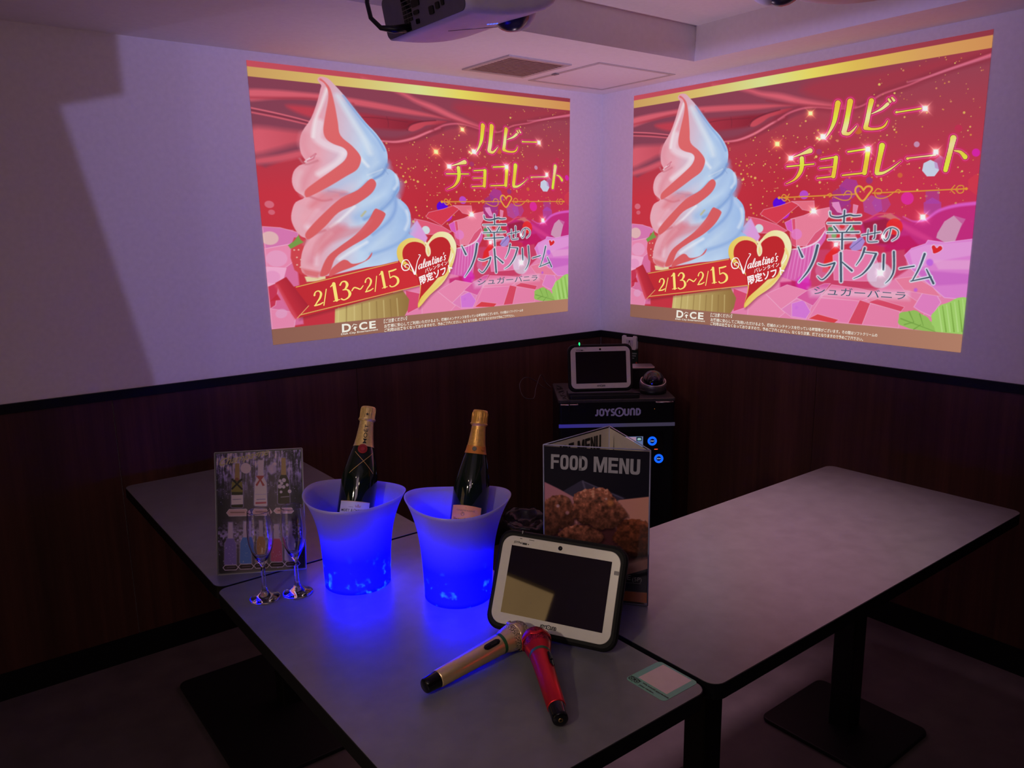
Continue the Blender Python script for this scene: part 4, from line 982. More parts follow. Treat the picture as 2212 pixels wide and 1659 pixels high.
# base light put into the shell as its own emission, fading upwards
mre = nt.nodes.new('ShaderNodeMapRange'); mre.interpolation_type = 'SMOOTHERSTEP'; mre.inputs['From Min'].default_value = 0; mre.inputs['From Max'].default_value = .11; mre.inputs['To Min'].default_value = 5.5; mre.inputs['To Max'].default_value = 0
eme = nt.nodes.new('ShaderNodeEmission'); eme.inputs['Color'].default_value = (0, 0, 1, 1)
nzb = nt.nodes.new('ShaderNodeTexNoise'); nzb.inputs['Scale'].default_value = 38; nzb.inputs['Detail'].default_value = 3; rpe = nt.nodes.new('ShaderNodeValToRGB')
rpe.color_ramp.elements[0].position = .60; rpe.color_ramp.elements[0].color = (0, 0, 1, 1); rpe.color_ramp.elements[1].position = .74; rpe.color_ramp.elements[1].color = (.004, .045, 1, 1)  # lighter spots painted into the glow for lit ice behind the plastic
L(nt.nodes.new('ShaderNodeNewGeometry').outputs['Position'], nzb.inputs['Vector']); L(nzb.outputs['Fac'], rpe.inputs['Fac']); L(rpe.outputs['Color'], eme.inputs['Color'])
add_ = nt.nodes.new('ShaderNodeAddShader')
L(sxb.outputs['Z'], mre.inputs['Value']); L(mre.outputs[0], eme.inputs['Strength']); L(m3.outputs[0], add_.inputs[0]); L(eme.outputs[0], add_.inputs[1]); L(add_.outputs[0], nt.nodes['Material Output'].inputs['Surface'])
M_LED = glow_mat('blue led', (.0, .0, 1.0), 80.0)
M_ICE = mat('ice', (.9, .95, 1), .12, trans=.9, ior=1.31, noise=.01)
RIM1 = [0.1229, 0.0012, -0.0014, -0.0004, 0.0058, -0.0019, -0.0035, 0.2227, -0.0076, 0.0004, 0.0004, -0.0066]
RIM2 = [0.1209, -0.0017, -0.0096, 0.0009, 0.0007, 0.0032, -0.0016, 0.2322, -0.0045, -0.0023, 0.0025, -0.0057]
def bucket(x, y, rim, label, seed):
    r = thing('ice_bucket', label, 'ice bucket', (x, y, .70), 0, 'frosted ice buckets lit blue from below')
    N, K = 96, 22; V = []; F = []
    def pt(ph, t, ins):
        R = rim[0] + sum(rim[2*k-1] * math.cos(k*ph) + rim[2*k] * math.sin(k*ph) for k in (1, 2, 3))
        Z = rim[7] + sum(rim[7+2*k-1] * math.cos(k*ph) + rim[7+2*k] * math.sin(k*ph) for k in (1, 2))
        rb = .0775
        f = .16 * t + .10 * t ** 2 + .74 * t ** 3.6
        rad = rb + (R - rb) * f - ins
        return (rad * math.cos(ph), rad * math.sin(ph), .001 + t * Z)
    for ins in (0, .0035):
        for j in range(K + 1):
            for i in range(N): V.append(pt(2 * PI * i / N, j / K, ins) if not (ins and j == 0) else (*pt(2 * PI * i / N, 0, ins)[:2], .004))
    o = (K + 1) * N
    for j in range(K):
        for i in range(N):
            i2 = (i + 1) % N
            F.append((j*N+i, j*N+i2, (j+1)*N+i2, (j+1)*N+i)); F.append((o+j*N+i, o+(j+1)*N+i, o+(j+1)*N+i2, o+j*N+i2))
    for i in range(N):
        i2 = (i + 1) % N; F.append((K*N+i, K*N+i2, o+K*N+i2, o+K*N+i))
    F.append(list(range(N))[::-1]); F.append([o + i for i in range(N)])
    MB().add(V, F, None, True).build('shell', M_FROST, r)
    MB().lathe([(0, .005), (.045, .005), (.045, .016), (.040, .020), (0, .020)], 32).build('light_base', M_LED, r)
    lt = bpy.data.lights.new('bucket_glow', 'POINT'); lt.energy = 30; lt.color = (.0, .0, 1.0); lt.shadow_soft_size = .03
    lo = bpy.data.objects.new('bucket_glow', lt); COL.objects.link(lo); lo.location = (x, y, .70 + .060)
    lt2 = bpy.data.lights.new('bucket_base_glow', 'POINT'); lt2.energy = 60; lt2.color = (.0, .0, 1.0); lt2.shadow_soft_size = .012
    l2 = bpy.data.objects.new('bucket_base_glow', lt2); COL.objects.link(l2); l2.location = (x, y, .70 + .034)
    # loose ice heaped in the bottom
    R_ = random.Random(seed); q = MB()
    for k in range(20):
        a = R_.uniform(0, 2 * PI); d_ = R_.uniform(.0, .052); z = .0355 + (k // 10) * .0155; s_ = R_.uniform(.0072, .0084)
        Mx = Matrix.Translation((d_ * math.cos(a), d_ * math.sin(a), z)) @ Matrix.Rotation(R_.uniform(0, 3), 4, 'X') @ Matrix.Rotation(R_.uniform(0, 3), 4, 'Z')
        q.prism(rrect(-s_, s_, -s_, s_, s_ * .3, 3), -s_, s_, Mx, bevel=s_ * .2)
    ic = q.build('ice_heap', M_ICE); ic.location = (x, y, .70)
    tag(ic, 'heap of ice inside the ' + ('left' if seed == 1 else 'right') + ' glowing bucket', 'ice', kind='stuff')
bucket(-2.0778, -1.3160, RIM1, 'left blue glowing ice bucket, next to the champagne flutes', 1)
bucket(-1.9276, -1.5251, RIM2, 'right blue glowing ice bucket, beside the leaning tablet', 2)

M_BOT = mat('dark green bottle glass', (.004, .010, .005), .06, spec=.6, coat=.3, noise=.1)
def foil(name, c, r=.34): return mat(name, c, r, metal=.45, noise=.12, nscale=160, bump=.25)
def bottle3d(base, top, scale_r, gold, label_col, label_rows, label, kind):
    base, top = Vector(base), Vector(top); ax = (top - base); L_ = ax.length; ax.normalize()
    cam = Vector((-2.8468, -2.938, 1.525)); view = cam - base; view -= ax * view.dot(ax); view.normalize()   # the front of the bottle faces the room
    side = ax.cross(view)      # to the right as seen from the front is -side
    right = side
    M = Matrix(((right.x, -view.x, ax.x, base.x), (right.y, -view.y, ax.y, base.y), (right.z, -view.z, ax.z, base.z), (0, 0, 0, 1)))
    # local: x right, y away from the viewer, z along the bottle
    r = thing('champagne_bottle', label, 'bottle', matrix=M)
    R = .0433 * scale_r
    def z(d): return L_ - d          # distance from the top
    prof = [(0, .012), (R * .55, .004), (R * .9, 0), (R, .008), (R, z(.182)), (R * .985, z(.172)), (R * .93, z(.158)), (R * .82, z(.138)), (R * .66, z(.112)), (R * .535, z(.095)), (R * .46, z(.075)), (R * .395, z(.05)), (R * .36, z(.03)), (R * .36, z(.012))]
    MB().lathe(prof, 56).build('glass', M_BOT, r)
    def rad(d):
        pts = [(d_, r_) for r_, d_ in ((R*.36,.012),(R*.36,.03),(R*.395,.05),(R*.46,.075),(R*.535,.095),(R*.66,.112),(R*.82,.138),(R*.93,.158),(R*.985,.172),(R,.182),(R,.5))]
        for (a, ra), (b, rb) in zip(pts, pts[1:]):
            if a <= d <= b: return ra + (rb - ra) * (d - a) / (b - a)
        return pts[0][1]
    # foil collar over the neck, wire cage, cap
    ms_ = [(rad(d) + .0008, z(d)) for d in np.linspace(.1005, .032, 14)]
    fo = MB().lathe(ms_, 56).build('neck_foil', gold, r)
    MB().lathe([(R*.375, z(.038)), (R*.455, z(.035)), (R*.465, z(.030)), (R*.435, z(.026)), (R*.43, z(.006)), (R*.41, z(.002)), (R*.36, z(.0)), (0, z(-.001))], 40).build('cap', gold, r)
    q = MB()
    for k in range(8 if kind == 'a' else 16):
        a = 2 * PI * (k + .5) / (8 if kind == 'a' else 16); q.tube([(R*.445*math.cos(a), R*.445*math.sin(a), z(.033)), (R*.44*math.cos(a), R*.44*math.sin(a), z(.008)), (R*.37*math.cos(a), R*.37*math.sin(a), z(.0005))], .0009, 6)
    q.tube([(R*.468*math.cos(2*PI*k/24), R*.468*math.sin(2*PI*k/24), z(.0325)) for k in range(24)], .0014, 6, closed=True)
    q.build('wire_cage', gold, r)
    def wrap(g, lift):      # g: x = arc length, y = distance from the top, onto the front of the bottle
        def f(p):
            rr_ = rad(max(.012, p[1])) + lift; a = p[0] / rr_; return (rr_ * math.sin(a), -rr_ * math.cos(a), z(p[1]))
        return f
    def strip(x0, x1, d0, d1, nx=24, ny=4, arc=0.0):
        g = G2(); V = [(x0 + (x1 - x0) * i / nx, d0 + (d1 - d0) * j / ny + arc * math.cos((i / nx - .5) * PI)) for j in range(ny + 1) for i in range(nx + 1)]
        return g.add(V, [(j*(nx+1)+i, (j+1)*(nx+1)+i, (j+1)*(nx+1)+i+1, j*(nx+1)+i+1) for j in range(ny) for i in range(nx)])
    ink = M_INK
    sh_ = -.001 if kind == 'a' else -.006       # how far the print is turned from the middle
    if kind == 'a':
        g = G2(); g.text('MOËT', (sh_ + .006, .094), (sh_ + .006, .046), (sh_ - .0045, .094), .004); g.build('neck_lettering', ink, fo, f=wrap(g, .0016))
        g = G2(); c_ = (sh_, .021); g.poly([(c_[0] + (.0045 if k % 2 == 0 else .0018) * math.sin(PI * k / 5), c_[1] - (.0045 if k % 2 == 0 else .0018) * math.cos(PI * k / 5)) for k in range(10)])
        g.build('cap_star', ink, fo, f=lambda p: ((R*.44) * math.sin(p[0] / (R*.44)), -(R*.44) * math.cos(p[0] / (R*.44)), z(p[1])))
        g = G2(); g.disc((-.002, .108), .0118, 40); g.build('wax_seal', mat('red wax seal', (.36, .025, .03), .35, noise=.1), r, f=wrap(g, .0022))
        g = G2(); g.ring((-.002, .108), .006, .0075); g.ring((-.002, .108), .0098, .0106); g.build('seal_emblem', mat('dark red', (.2, .01, .015), .4, noise=.1), r, f=wrap(g, .0027))
        g = G2()
        for a_, b_2 in (((-.020,.116),(.033,.166)),((.026,.116),(-.028,.170))):
            n_ = 14; P = [(a_[0] + (b_2[0] - a_[0]) * k / n_, a_[1] + (b_2[1] - a_[1]) * k / n_) for k in range(n_ + 1)]; g.ribbon(P, .0012)
        g.build('gold_thread', mat('gold thread', (.75, .45, .2), .35, metal=.5, noise=.05), r, f=wrap(g, .0012))
        lb = strip(-.043, .034, .236, .31).build('paper_label', label_col, r, f=wrap(None, .0012))
        g = G2(); g.poly([(-.036,.212),(-.036,.2135),(.036,.2135),(.036,.212)]); g = strip(-.043, .034, .2355, .237, 24, 1); g.build('label_edge', mat('gold edge', (.6, .4, .2), .4, noise=.05), lb, f=wrap(None, .0016))
        g = G2(); g.text('MOËT', (-.037, .2605), (-.014, .2605), (-.037, .2535), .006); g.text('& CHANDON', (-.011, .2605), (.029, .2605), (-.011, .2535), .006); g.text('CHAMPAGNE', (-.018, .2505), (-.007, .2505), (-.018, .2488))
        g.build('label_lettering', M_INK, lb, f=wrap(g, .0018))
        g = G2(); g.poly([(-.002,.2500),(.010,.2500),(.0115,.2435),(.008,.247),(.0055,.2425),(.0035,.2425),(.001,.247),(-.003,.2435)]); g.build('label_crest', mat('crest gold', (.5, .36, .25), .4, noise=.05), lb, f=wrap(g, .0018))
    else:
        nk = strip(-R*2.0, R*2.0, .082, .1, 40, 3, .0025); nk.v = [(x, d_) for x, d_ in nk.v]
        cb = nk.build('neck_band', mat('orange neck band', (.62, .20, .035), .45, noise=.06), r, f=wrap(None, .0014))
        g = G2(); g.disc((sh_ + .002, .0915), .0056, 8); g.build('band_medallion', mat('dark medallion', (.09, .075, .06), .4, noise=.1), cb, f=wrap(g, .0022))
        g = G2(); g.text('Veuve', (sh_ + .018, .096), (sh_ + .028, .096), (sh_ + .018, .0915)); g.build('band_lettering', mat('brown ink', (.12, .05, .02), .5, noise=.05), cb, f=wrap(g, .002))
        g = G2(); g.text('Veuve Clicquot', (sh_ + .0055, .075), (sh_ + .0055, .045), (sh_ + .0025, .075), .004); g.build('neck_lettering', mat('brown ink 2', (.10, .05, .02), .5, noise=.05), fo, f=wrap(g, .0016))
        lb = strip(-.045, .030, .224, .31, 30, 5, -.003).build('paper_label', label_col, r, f=wrap(None, .0012))
        x0 = -.0075; S_ = .022
        g = G2(); g.text('Veuve Clicquot', (x0 - .030, .2375 + S_), (x0 + .030, .2375 + S_), (x0 - .030, .2275 + S_), .010); g.build('label_lettering', M_INK, lb, f=wrap(g, .0018))
        g = G2(); g.text('CHAMPAGNE', (x0 - .022, .2125 + S_), (x0 + .022, .2125 + S_), (x0 - .022, .209 + S_)); g.ribbon([(x0 - .036, .206 + S_ - .0), (x0, .2045 + S_), (x0 + .036, .206 + S_)], .0006)
        g.ring((x0 - .006, .2185 + S_), .0042, .005, 6); g.ribbon([(x0 - .009, .2205 + S_), (x0 - .006, .2145 + S_), (x0 - .003, .2205 + S_)], .0009); g.ribbon([(x0 - .008, .217 + S_), (x0 - .004, .217 + S_)], .0008); g.ribbon([(x0 - .02, .2425 + S_), (x0 + .02, .2425 + S_)], .0012)
        g.build('label_emblem', mat('label bronze', (.30, .13, .03), .45, noise=.05), lb, f=wrap(g, .0018))
    return r
bottle3d((-2.092, -1.313, .78), (-1.977, -1.219, 1.097), 1.0, foil('pale gold foil', (.80, .56, .22)), mat('white label', (.62, .6, .62), .5, noise=.02), 0, 'dark champagne bottle with gold neck and red seal, in left bucket', 'a')
bottle3d((-1.920, -1.535, .78), (-1.818, -1.475, 1.109), .96, foil('amber foil', (.80, .42, .10)), mat('orange label', (.90, .38, .07), .5, noise=.04), 0, 'dark champagne bottle with orange label, leaning in right bucket', 'b')

# ================================================================= triangular food menu
Az = Vector((-1.7831, -1.6618, .7035)); yaw = -.9056; e = Vector((math.cos(yaw), math.sin(yaw), 0)); n_in = Vector((-e.y, e.x, 0)); u = Vector((0, 0, 1))
Wm, Hm_ = .2324, .3535
fm = thing('food_menu_holder', 'three sided clear menu holder with food menu, at the near table corner', 'menu stand', matrix=frame(Az, e, u))
# in the local frame: x along the front card, y up, z towards the room; the rear edge sits at z = -.205
apex = (Wm * .52, -.190)
def wallf(a, b, off=0.0):
    a = np.array(a, float); b = np.array(b, float); d_ = b - a; L_ = np.linalg.norm(d_); d_ /= L_; nrm = np.array([-d_[1], d_[0]])
    return (lambda p: (a[0] + d_[0] * p[0] * L_ + nrm[0] * off, p[1] * Hm_, a[1] + d_[1] * p[0] * L_ + nrm[1] * off)), L_
fc = Canvas(200, 300, [(432, 240), (1325, 320), (1298, 1565), (451, 1504)], (22, 22, 40))
fc.C[:] = np.array([20, 19, 36.])
def MM(L): return L
fc.fill([(600,640),(760,548),(1120,700),(1000,760),(700,760)], (62, 60, 84), 8); fc.stroke([(770,552),(790,620)], 14, (120,118,150), 6, .7); fc.stroke([(770,552),(1105,705)], 9, (106,104,134), 4, .8); fc.stroke([(600,640),(760,550)], 8, (70,68,96), 4, .7)
fc.fill([(430,545),(560,610),(700,690),(900,760),(1080,715),(1330,690),(1320,1285),(1125,1340),(700,1400),(430,1300)], lin((430, 700), (188, 130, 150), (1300, 900), (224, 164, 140)), 4)
fc.fill([(440,1000),(800,900),(1310,1000),(1300,1190),(1150,1230),(440,1150)], (60, 26, 34), 22, .85)
def chicken(P, seed, br=1.0, red=0.):
    def c_(x, y):
        n = fbm(x / 26, y / 26, seed, 4); k = np.abs(fbm(x / 60, y / 60, seed + 9, 3) - .5) * 2; h = np.clip((P[:, 1].max() - y) / np.ptp(P[:, 1]), 0, 1)
        v = (.35 + n * .95 - k * .35) * (.55 + .6 * h) * br
        v = np.clip(v, .1, 1.25)[..., None]
        return np.clip(np.array([196, 122 - 24 * red, 96 - 40 * red]) * v + np.array([40., 26, 26]) * (v > 1.0), 0, 250)
    k = np.arange(len(P)); ctr = P.mean(0)
    Q = smooth_poly(P, 6); a = np.arange(len(Q)); Q = Q + np.random.default_rng(seed).normal(0, 5, Q.shape)
    fc.fill(Q + np.array([8, 14]), (30, 12, 18), 12, .7); fc.fill(Q, c_, 3)
A_ = np.array
chicken(A_([(440,760),(480,690),(560,665),(650,690),(690,770),(700,860),(660,940),(570,960),(560,1000),(500,1010),(436,980)], float), 41, .9)
chicken(A_([(1090,890),(1180,875),(1260,890),(1315,940),(1310,1150),(1230,1185),(1150,1170),(1060,1090),(1015,1040),(1050,970)], float), 43, .8, .6)
chicken(A_([(570,990),(640,940),(740,925),(850,945),(930,990),(945,1040),(900,1075),(800,1075),(680,1050),(590,1030)], float), 45, 1.0)
chicken(A_([(700,680),(760,630),(850,612),(960,620),(1030,690),(1060,740),(1110,790),(1135,850),(1090,890),(1060,930),(960,960),(880,960),(830,920),(760,910),(700,850),(690,760)], float), 47, 1.1)
fc.disc(1000, 740, 26, (226, 150, 90), 12, .7); fc.disc(560, 760, 14, (220, 190, 210), 4, .7); fc.disc(640, 820, 16, (220, 170, 190), 5, .6); fc.disc(965, 705, 10, (236, 220, 220), 3, .6)
fc.fill([(430,1330),(1130,1340),(1330,1275),(1330,1485),(430,1440)], (17, 18, 32), 3)
fc.fill([(430,1432),(1330,1482),(1330,1600),(430,1560)], (216, 130, 62), 3)
fc.C = np.clip(fc.C * np.array([1.16, 1.10, 1.2]), 0, 255)
f0, _ = wallf((0, 0), (Wm, 0))
fc.mesh('front_card', lambda a, b: (a * Wm, .004 + b * (Hm_ - .006), np.full_like(a, -.0012)), print_mat('food menu print', .35), fm)
g = G2(); uvm = lambda x, y: tuple(float(k_) for k_ in fc.uv(x, y))
block_letters(g, 'FOOD', uvm(497, 437), uvm(808, 466), uvm(499, 310)); block_letters(g, 'MENU', uvm(860, 474), uvm(1240, 510), uvm(863, 343))
g.build('title_lettering', M_WINK, fm, f=lambda p: (p[0] * Wm, .004 + p[1] * (Hm_ - .006), -.0006))
g = G2(); g.text('KARAAGE', uvm(870, 1362), uvm(1163, 1380), uvm(872, 1320), .004); g.text('(5P)', uvm(1176, 1398), uvm(1250, 1402), uvm(1178, 1354), .004); g.ribbon([uvm(870, 1384), uvm(1245, 1408)], .002)
g.build('dish_lettering', mat('grey ink', (.7, .68, .74), .5, noise=.05), fm, f=lambda p: (p[0] * Wm, .004 + p[1] * (Hm_ - .006), -.0006))
M_CREAM = mat('cream card', (.66, .58, .52), .5, noise=.06, nscale=20)
fL, LL = wallf((0, -.002), apex); fR, LR = wallf(apex, (Wm, -.002))
g = G2().poly([(0, .005), (1, .005), (1, .995), (0, .995)]); cl = g.build('rear_left_card', M_CREAM, fm, f=fL)
fL2, _ = wallf((0, -.002), apex, .0008)
g = G2(); block_letters(g, 'SIDE MENU', (.14, .865), (.86, .865), (.14, .965)); g.build('side_lettering', M_INK, cl, f=fL2)
g = G2().poly([(.06, .3), (.95, .3), (.95, .80), (.06, .80)]); g.build('side_photo', mat('orange dish photo', (.45, .20, .08), .5, noise=.6, nscale=30), cl, f=fL2)
g = G2().poly([(0, .005), (1, .005), (1, .995), (0, .995)]); cr = g.build('rear_right_card', M_CREAM, fm, f=fR)
fR2, _ = wallf(apex, (Wm, -.002), .0008)
g = G2().poly([(.03, .2), (.20, .2), (.13, .96)]); g.build('printed_glass', mat('grey print', (.16, .14, .14), .5, noise=.1), cr, f=fR2)
q = MB(); q.box(-.001, Wm + .001, -.002, Hm_ + .001, .0, .0014)
q.build('acrylic_front', M_ACRY, fm)
q = MB(); tri = [(0, 0), (Wm, 0), apex]
for k in range(3):
    x, zz = tri[k]; q.tube([(x, -.002, zz), (x, Hm_ + .002, zz)], .0016, 6)
    x2, z2 = tri[(k + 1) % 3]
    for yy in (Hm_ + .002, -.001): q.tube([(x, yy, zz), (x2, yy, z2)], .0013, 6)
q.build('acrylic_edge', mat('lit acrylic edge', (.36, .36, .62), .15, noise=.05), fm)
MB().add([(0, -.002, 0), (Wm, -.002, 0), (apex[0], -.002, apex[1])], [(0, 1, 2)]).build('acrylic_base', M_ACRY, fm)

# ================================================================= tablets
M_BEZ = mat('off white bezel', (.64, .61, .57), .28, noise=.02, nscale=60)
M_SCR = mat('dark screen glass', (.006, .005, .008), .03, spec=1.0, ior=1.9, noise=.05)
def tablet(M, label, led, docked, w=.2848, h=.2071):
    t = thing('karaoke_tablet', label, 'tablet', matrix=M, group='karaoke remote tablets with white bezels')
    case = MB().prism(rrect(0, w, 0, h, .030, 8), -.022, -.002, bevel=.007, smooth=False).build('rubber_case', M_BRUB, t)
    bz = MB().prism(rrect(.0125, w - .0115, .0135, h - .0125, .024, 8), -.006, .0005, bevel=.001).build('bezel', M_BEZ, t)
    sx0, sx1, sy0, sy1 = .034, .2555, .036, .1745
    MB().box(sx0, sx1, sy0, sy1, -.001, .0010).build('screen', M_SCR, bz)
    MB().lathe([(.0046, -.001), (.0046, .0012), (0, .0012)], 24, Matrix.Translation((w * .5, .184, 0))).build('camera', M_GLOSSB, bz)
    g = G2(); logo_letters(g, w * .5 - .018, w * .5 + .018, .0212, .0288); g.build('maker_logo', M_INK, bz, z=.0009)
    g = G2(); g.text('JOYPad', (.0375, .1785), (.056, .1785), (.0375, .1845), .02); g.poly([(.0575,.179),(.0675,.179),(.0675,.183),(.0575,.183)]); g.ribbon([(.0695, .181), (.0722, .181)], .0012); g.ribbon([(.0708, .1797), (.0708, .1823)], .0012)
    g.ribbon([(.050, .1907), (.055, .1907)], .0012); g.ribbon([(.071, .1905), (.083, .1905)], .001)
    g.build('model_lettering', M_INK, bz, z=.0009)
    if not docked:
        MB().prism(rrect(.2625, .2725, .150, .158, .0015, 3), .0004, .0012).build('side_button', M_GREYP, bz)
    MB().box(.052, .0545, h - .006, h + .0004, -.0225, .0002).build('lamp_slot', M_GREEN_LED if led else M_GREYP, case)
    if led: MB().sphere((.0535, h + .002, -.008), .004, 12, 8, None, 0, PI, (.9, 2.0, 1)).build('signal_lamp', M_GREEN_LED, case)
    if not docked:
        MB().box(.06, w - .06, .11, .115, -.03, -.021).build('back_rib', M_BRUB, case)
    return t
def tilt(P, yaw, th):
    e_ = Vector((math.cos(yaw), math.sin(yaw), 0)); n_ = Vector((-e_.y, e_.x, 0)); return frame(P, e_, Vector((0, 0, math.cos(th))) + n_ * math.sin(th))
tablet(tilt((-1.9839, -1.701, .7105), -1.0941, .4532), 'large tablet leaning on the table, behind the two microphones', False, False)

# kickstand strut behind the big tablet
tb = [o for o in bpy.data.objects if o.name == 'karaoke_tablet'][0]
inv = Matrix(tb.matrix_world).inverted()
f1 = inv @ Vector((-1.9839 + .46 * .142 + .89 * .098, -1.701 - .89 * .142 + .46 * .098, .7015))
MB().add([(.09, .13, -.021), (.195, .13, -.021), (.185, f1.y, f1.z), (.10, f1.y, f1.z), (.09, .134, -.021), (.195, .134, -.021), (.185, f1.y + .003, f1.z - .003), (.10, f1.y + .003, f1.z - .003)], [(0, 1, 2, 3), (4, 7, 6, 5), (0, 3, 7, 4), (1, 5, 6, 2), (2, 6, 7, 3)]).build('kickstand', M_BRUB, tb)

# ================================================================= microphones
def microphone(tail, head, label, body_c, grille_c, ring_c, cap_eye, roll):
    tail, head = Vector(tail), Vector(head); ax = head - tail; L_ = ax.length; ax.normalize()
    up = Vector((0, 0, 1)); up = (up - ax * up.dot(ax)).normalized(); sd = up.cross(ax)
    up2 = up * math.cos(roll) + sd * math.sin(roll); sd2 = up2.cross(ax)
    M = Matrix(((sd2.x, up2.x, ax.x, tail.x), (sd2.y, up2.y, ax.y, tail.y), (sd2.z, up2.z, ax.z, tail.z), (0, 0, 0, 1)))
    r = thing('microphone', label, 'microphone', matrix=M, group='wireless microphones lying on the front table')
    mb_ = mat('brushed ' + label.split()[0] + ' metal', body_c, .34, metal=.8, noise=.02, nscale=60, stretch=(1, 1, .05))
    zc = L_ - .036
    MB().lathe([(.0158, .030), (.0166, .032), (.0176, .09), (.0193, .150), (.0202, zc - .004)], 40, cap0=True).build('body', mb_, r)
    MB().lathe([(.0204, zc - .006), (.0206, zc - .002), (.0206, zc + .001)], 40).build('green_ring', mat('ring ' + label.split()[0], ring_c, .4, noise=.05), r)
    MB().lathe([(.0203, zc), (.0212, zc + .004), (.0236, zc + .012), (.0252, zc + .019)], 40).build('collar', mb_, r)
    cap = MB().lathe([(0, 0.0), (.0118, 0), (.0136, .0015), (.0142, .008), (.0152, .024), (.0155, .033)], 36).build('tail_cap', M_GLOSSB, r)
    if cap_eye: MB().lathe([(.0022, -.0006), (.0042, -.0006), (.0042, .0005)], 20).build('charging_contact', mat('brass contact', (.5, .33, .12), .3, metal=1, noise=.05), cap)
    # woven wire head: a small dimpled ball
    gm, nt, b_ = new_mat('wire mesh ' + label.split()[0]); b_.inputs['Metallic'].default_value = .7; b_.inputs['Roughness'].default_value = .4
    tc = nt.nodes.new('ShaderNodeTexCoord'); vo = nt.nodes.new('ShaderNodeTexVoronoi'); vo.inputs['Scale'].default_value = 460; rp = nt.nodes.new('ShaderNodeValToRGB')
    rp.color_ramp.elements[0].position = .34; rp.color_ramp.elements[0].color = (.006, .004, .004, 1); rp.color_ramp.elements[1].position = .50; rp.color_ramp.elements[1].color = (*grille_c, 1)
    nt.links.new(tc.outputs['Object'], vo.inputs['Vector']); nt.links.new(vo.outputs['Distance'], rp.inputs['Fac']); nt.links.new(rp.outputs['Color'], b_.inputs['Base Color'])
    bp = nt.nodes.new('ShaderNodeBump'); bp.inputs['Strength'].default_value = .6; bp.inputs['Distance'].default_value = .001; nt.links.new(vo.outputs['Distance'], bp.inputs['Height']); nt.links.new(bp.outputs['Normal'], b_.inputs['Normal'])
    hd = MB().lathe([(.0248, zc + .017), (.0262, zc + .026), (.0272, zc + .036), (.0268, zc + .044), (.0246, zc + .053), (.0205, zc + .060), (.0140, zc + .0655), (.007, zc + .068), (0, zc + .0686)], 48).build('head_grille', gm, r)
    # faceted belt round the head that stops it rolling
    P = []
    N = 48
    V = []; F = []
    for j, (dz, k) in enumerate(((-.0055, 0), (-.004, 1), (.004, 1), (.0055, 0))):
        for i in range(N):
            a = 2 * PI * i / N; oct_ = .0280 / max(math.cos(((a + PI / 8) % (PI / 4)) - PI / 8), .9) * (1 if k else .955)
            V.append((oct_ * math.cos(a), oct_ * math.sin(a), zc + .037 + dz * (1 + .35 * math.cos(4 * a)) + .004 * math.cos(4 * a)))
    for j in range(3):
        for i in range(N):
            i2 = (i + 1) % N; F.append((j*N+i, j*N+i2, (j+1)*N+i2, (j+1)*N+i))
    MB().add(V, F, None, True).build('head_belt', mb_, hd)
    # switch plate on top of the body
    sp = MB()
    n_ = 10; V = []; F = []
    for j, zz in enumerate(np.linspace(zc - .050, zc - .012, 9)):
        w_ = .0062 * min(1, math.sqrt(max(0.05, 1 - ((zz - (zc - .031)) / .0195) ** 6)))
        rr_ = .0176 + (.0202 - .0176) * (zz - .09) / (zc - .094) + .0013
        for i in range(n_ + 1):
            a = (i / n_ - .5) * 2 * w_ / rr_; V.append((rr_ * math.sin(a), rr_ * math.cos(a), zz))
    for j in range(8):
        for i in range(n_): F.append((j*(n_+1)+i, j*(n_+1)+i+1, (j+1)*(n_+1)+i+1, (j+1)*(n_+1)+i))
    s_ = sp.add(V, F, None, True).build('switch_plate', M_GLOSSB, r)
    MB().prism(rrect(-.0032, .0032, zc - .034, zc - .020, .002, 3), .0205, .0228, Matrix(((1, 0, 0, 0), (0, 0, 1, 0), (0, 1, 0, 0), (0, 0, 0, 1)))).build('switch', M_BPLAS, s_)
    return r
microphone((-2.2000, -1.8205, .7165), (-1.9800, -1.8040, .7318), 'gold microphone lying with its head against the leaning tablet', (.95, .68, .38), (1.0, .78, .52), (.02, .10, .04), False, -.55)
microphone((-2.0740, -2.0500, .7165), (-1.9775, -1.8690, .7440), 'red microphone lying with its tail towards the table edge', (.80, .03, .04), (.55, .02, .05), (.03, .10, .05), True, -.75)

# ================================================================= review sticker
st = thing('review_sticker', 'mint green review sticker with pale blank square at the table corner', 'sticker', matrix=frame((-1.8823, -2.0120, .7001), (0, -1, 0), (1, 0, 0)))
MB().prism(rrect(0, .0949, 0, .0951, .009, 5), 0, .0004).build('card', mat('mint green', (.20, .46, .34), .5, noise=.03), st)
MB().prism([(.0135, .0215), (.083, .0215), (.083, .0905), (.0135, .0905)], .0004, .0006).build('blank_square', mat('pale pink paper', (.72, .56, .52), .5, noise=.03), st)
g = G2(); s_ = .0002
for cx in (.0077, .0207): g.ring((cx, .0098), .0040, .0057, 28); g.disc((cx, .0098), .0021)
g.poly([(.0142, .0058), (.0162, .0030), (.0122, .0030)]); g.ribbon([(.0022, .0140), (.0062, .0160), (.0142, .0172), (.0222, .0160), (.0262, .0140)], .0014); g.ribbon([(.0012, .0150), (.0050, .0150)], .0012); g.ribbon([(.0234, .0150), (.0272, .0150)], .0012); g.poly([(.0115, .0120), (.0142, .0158), (.0169, .0120), (.0142, .0085)])
g.text('We would appreciate', (.0312, .0112), (.0935, .0112), (.0312, .0170), .03); g.text('your review.', (.0312, .0022), (.0672, .0022), (.0312, .0080), .03)
g.build('print', mat('dark green ink', (.012, .025, .02), .5, noise=.05), st, z=.0008)

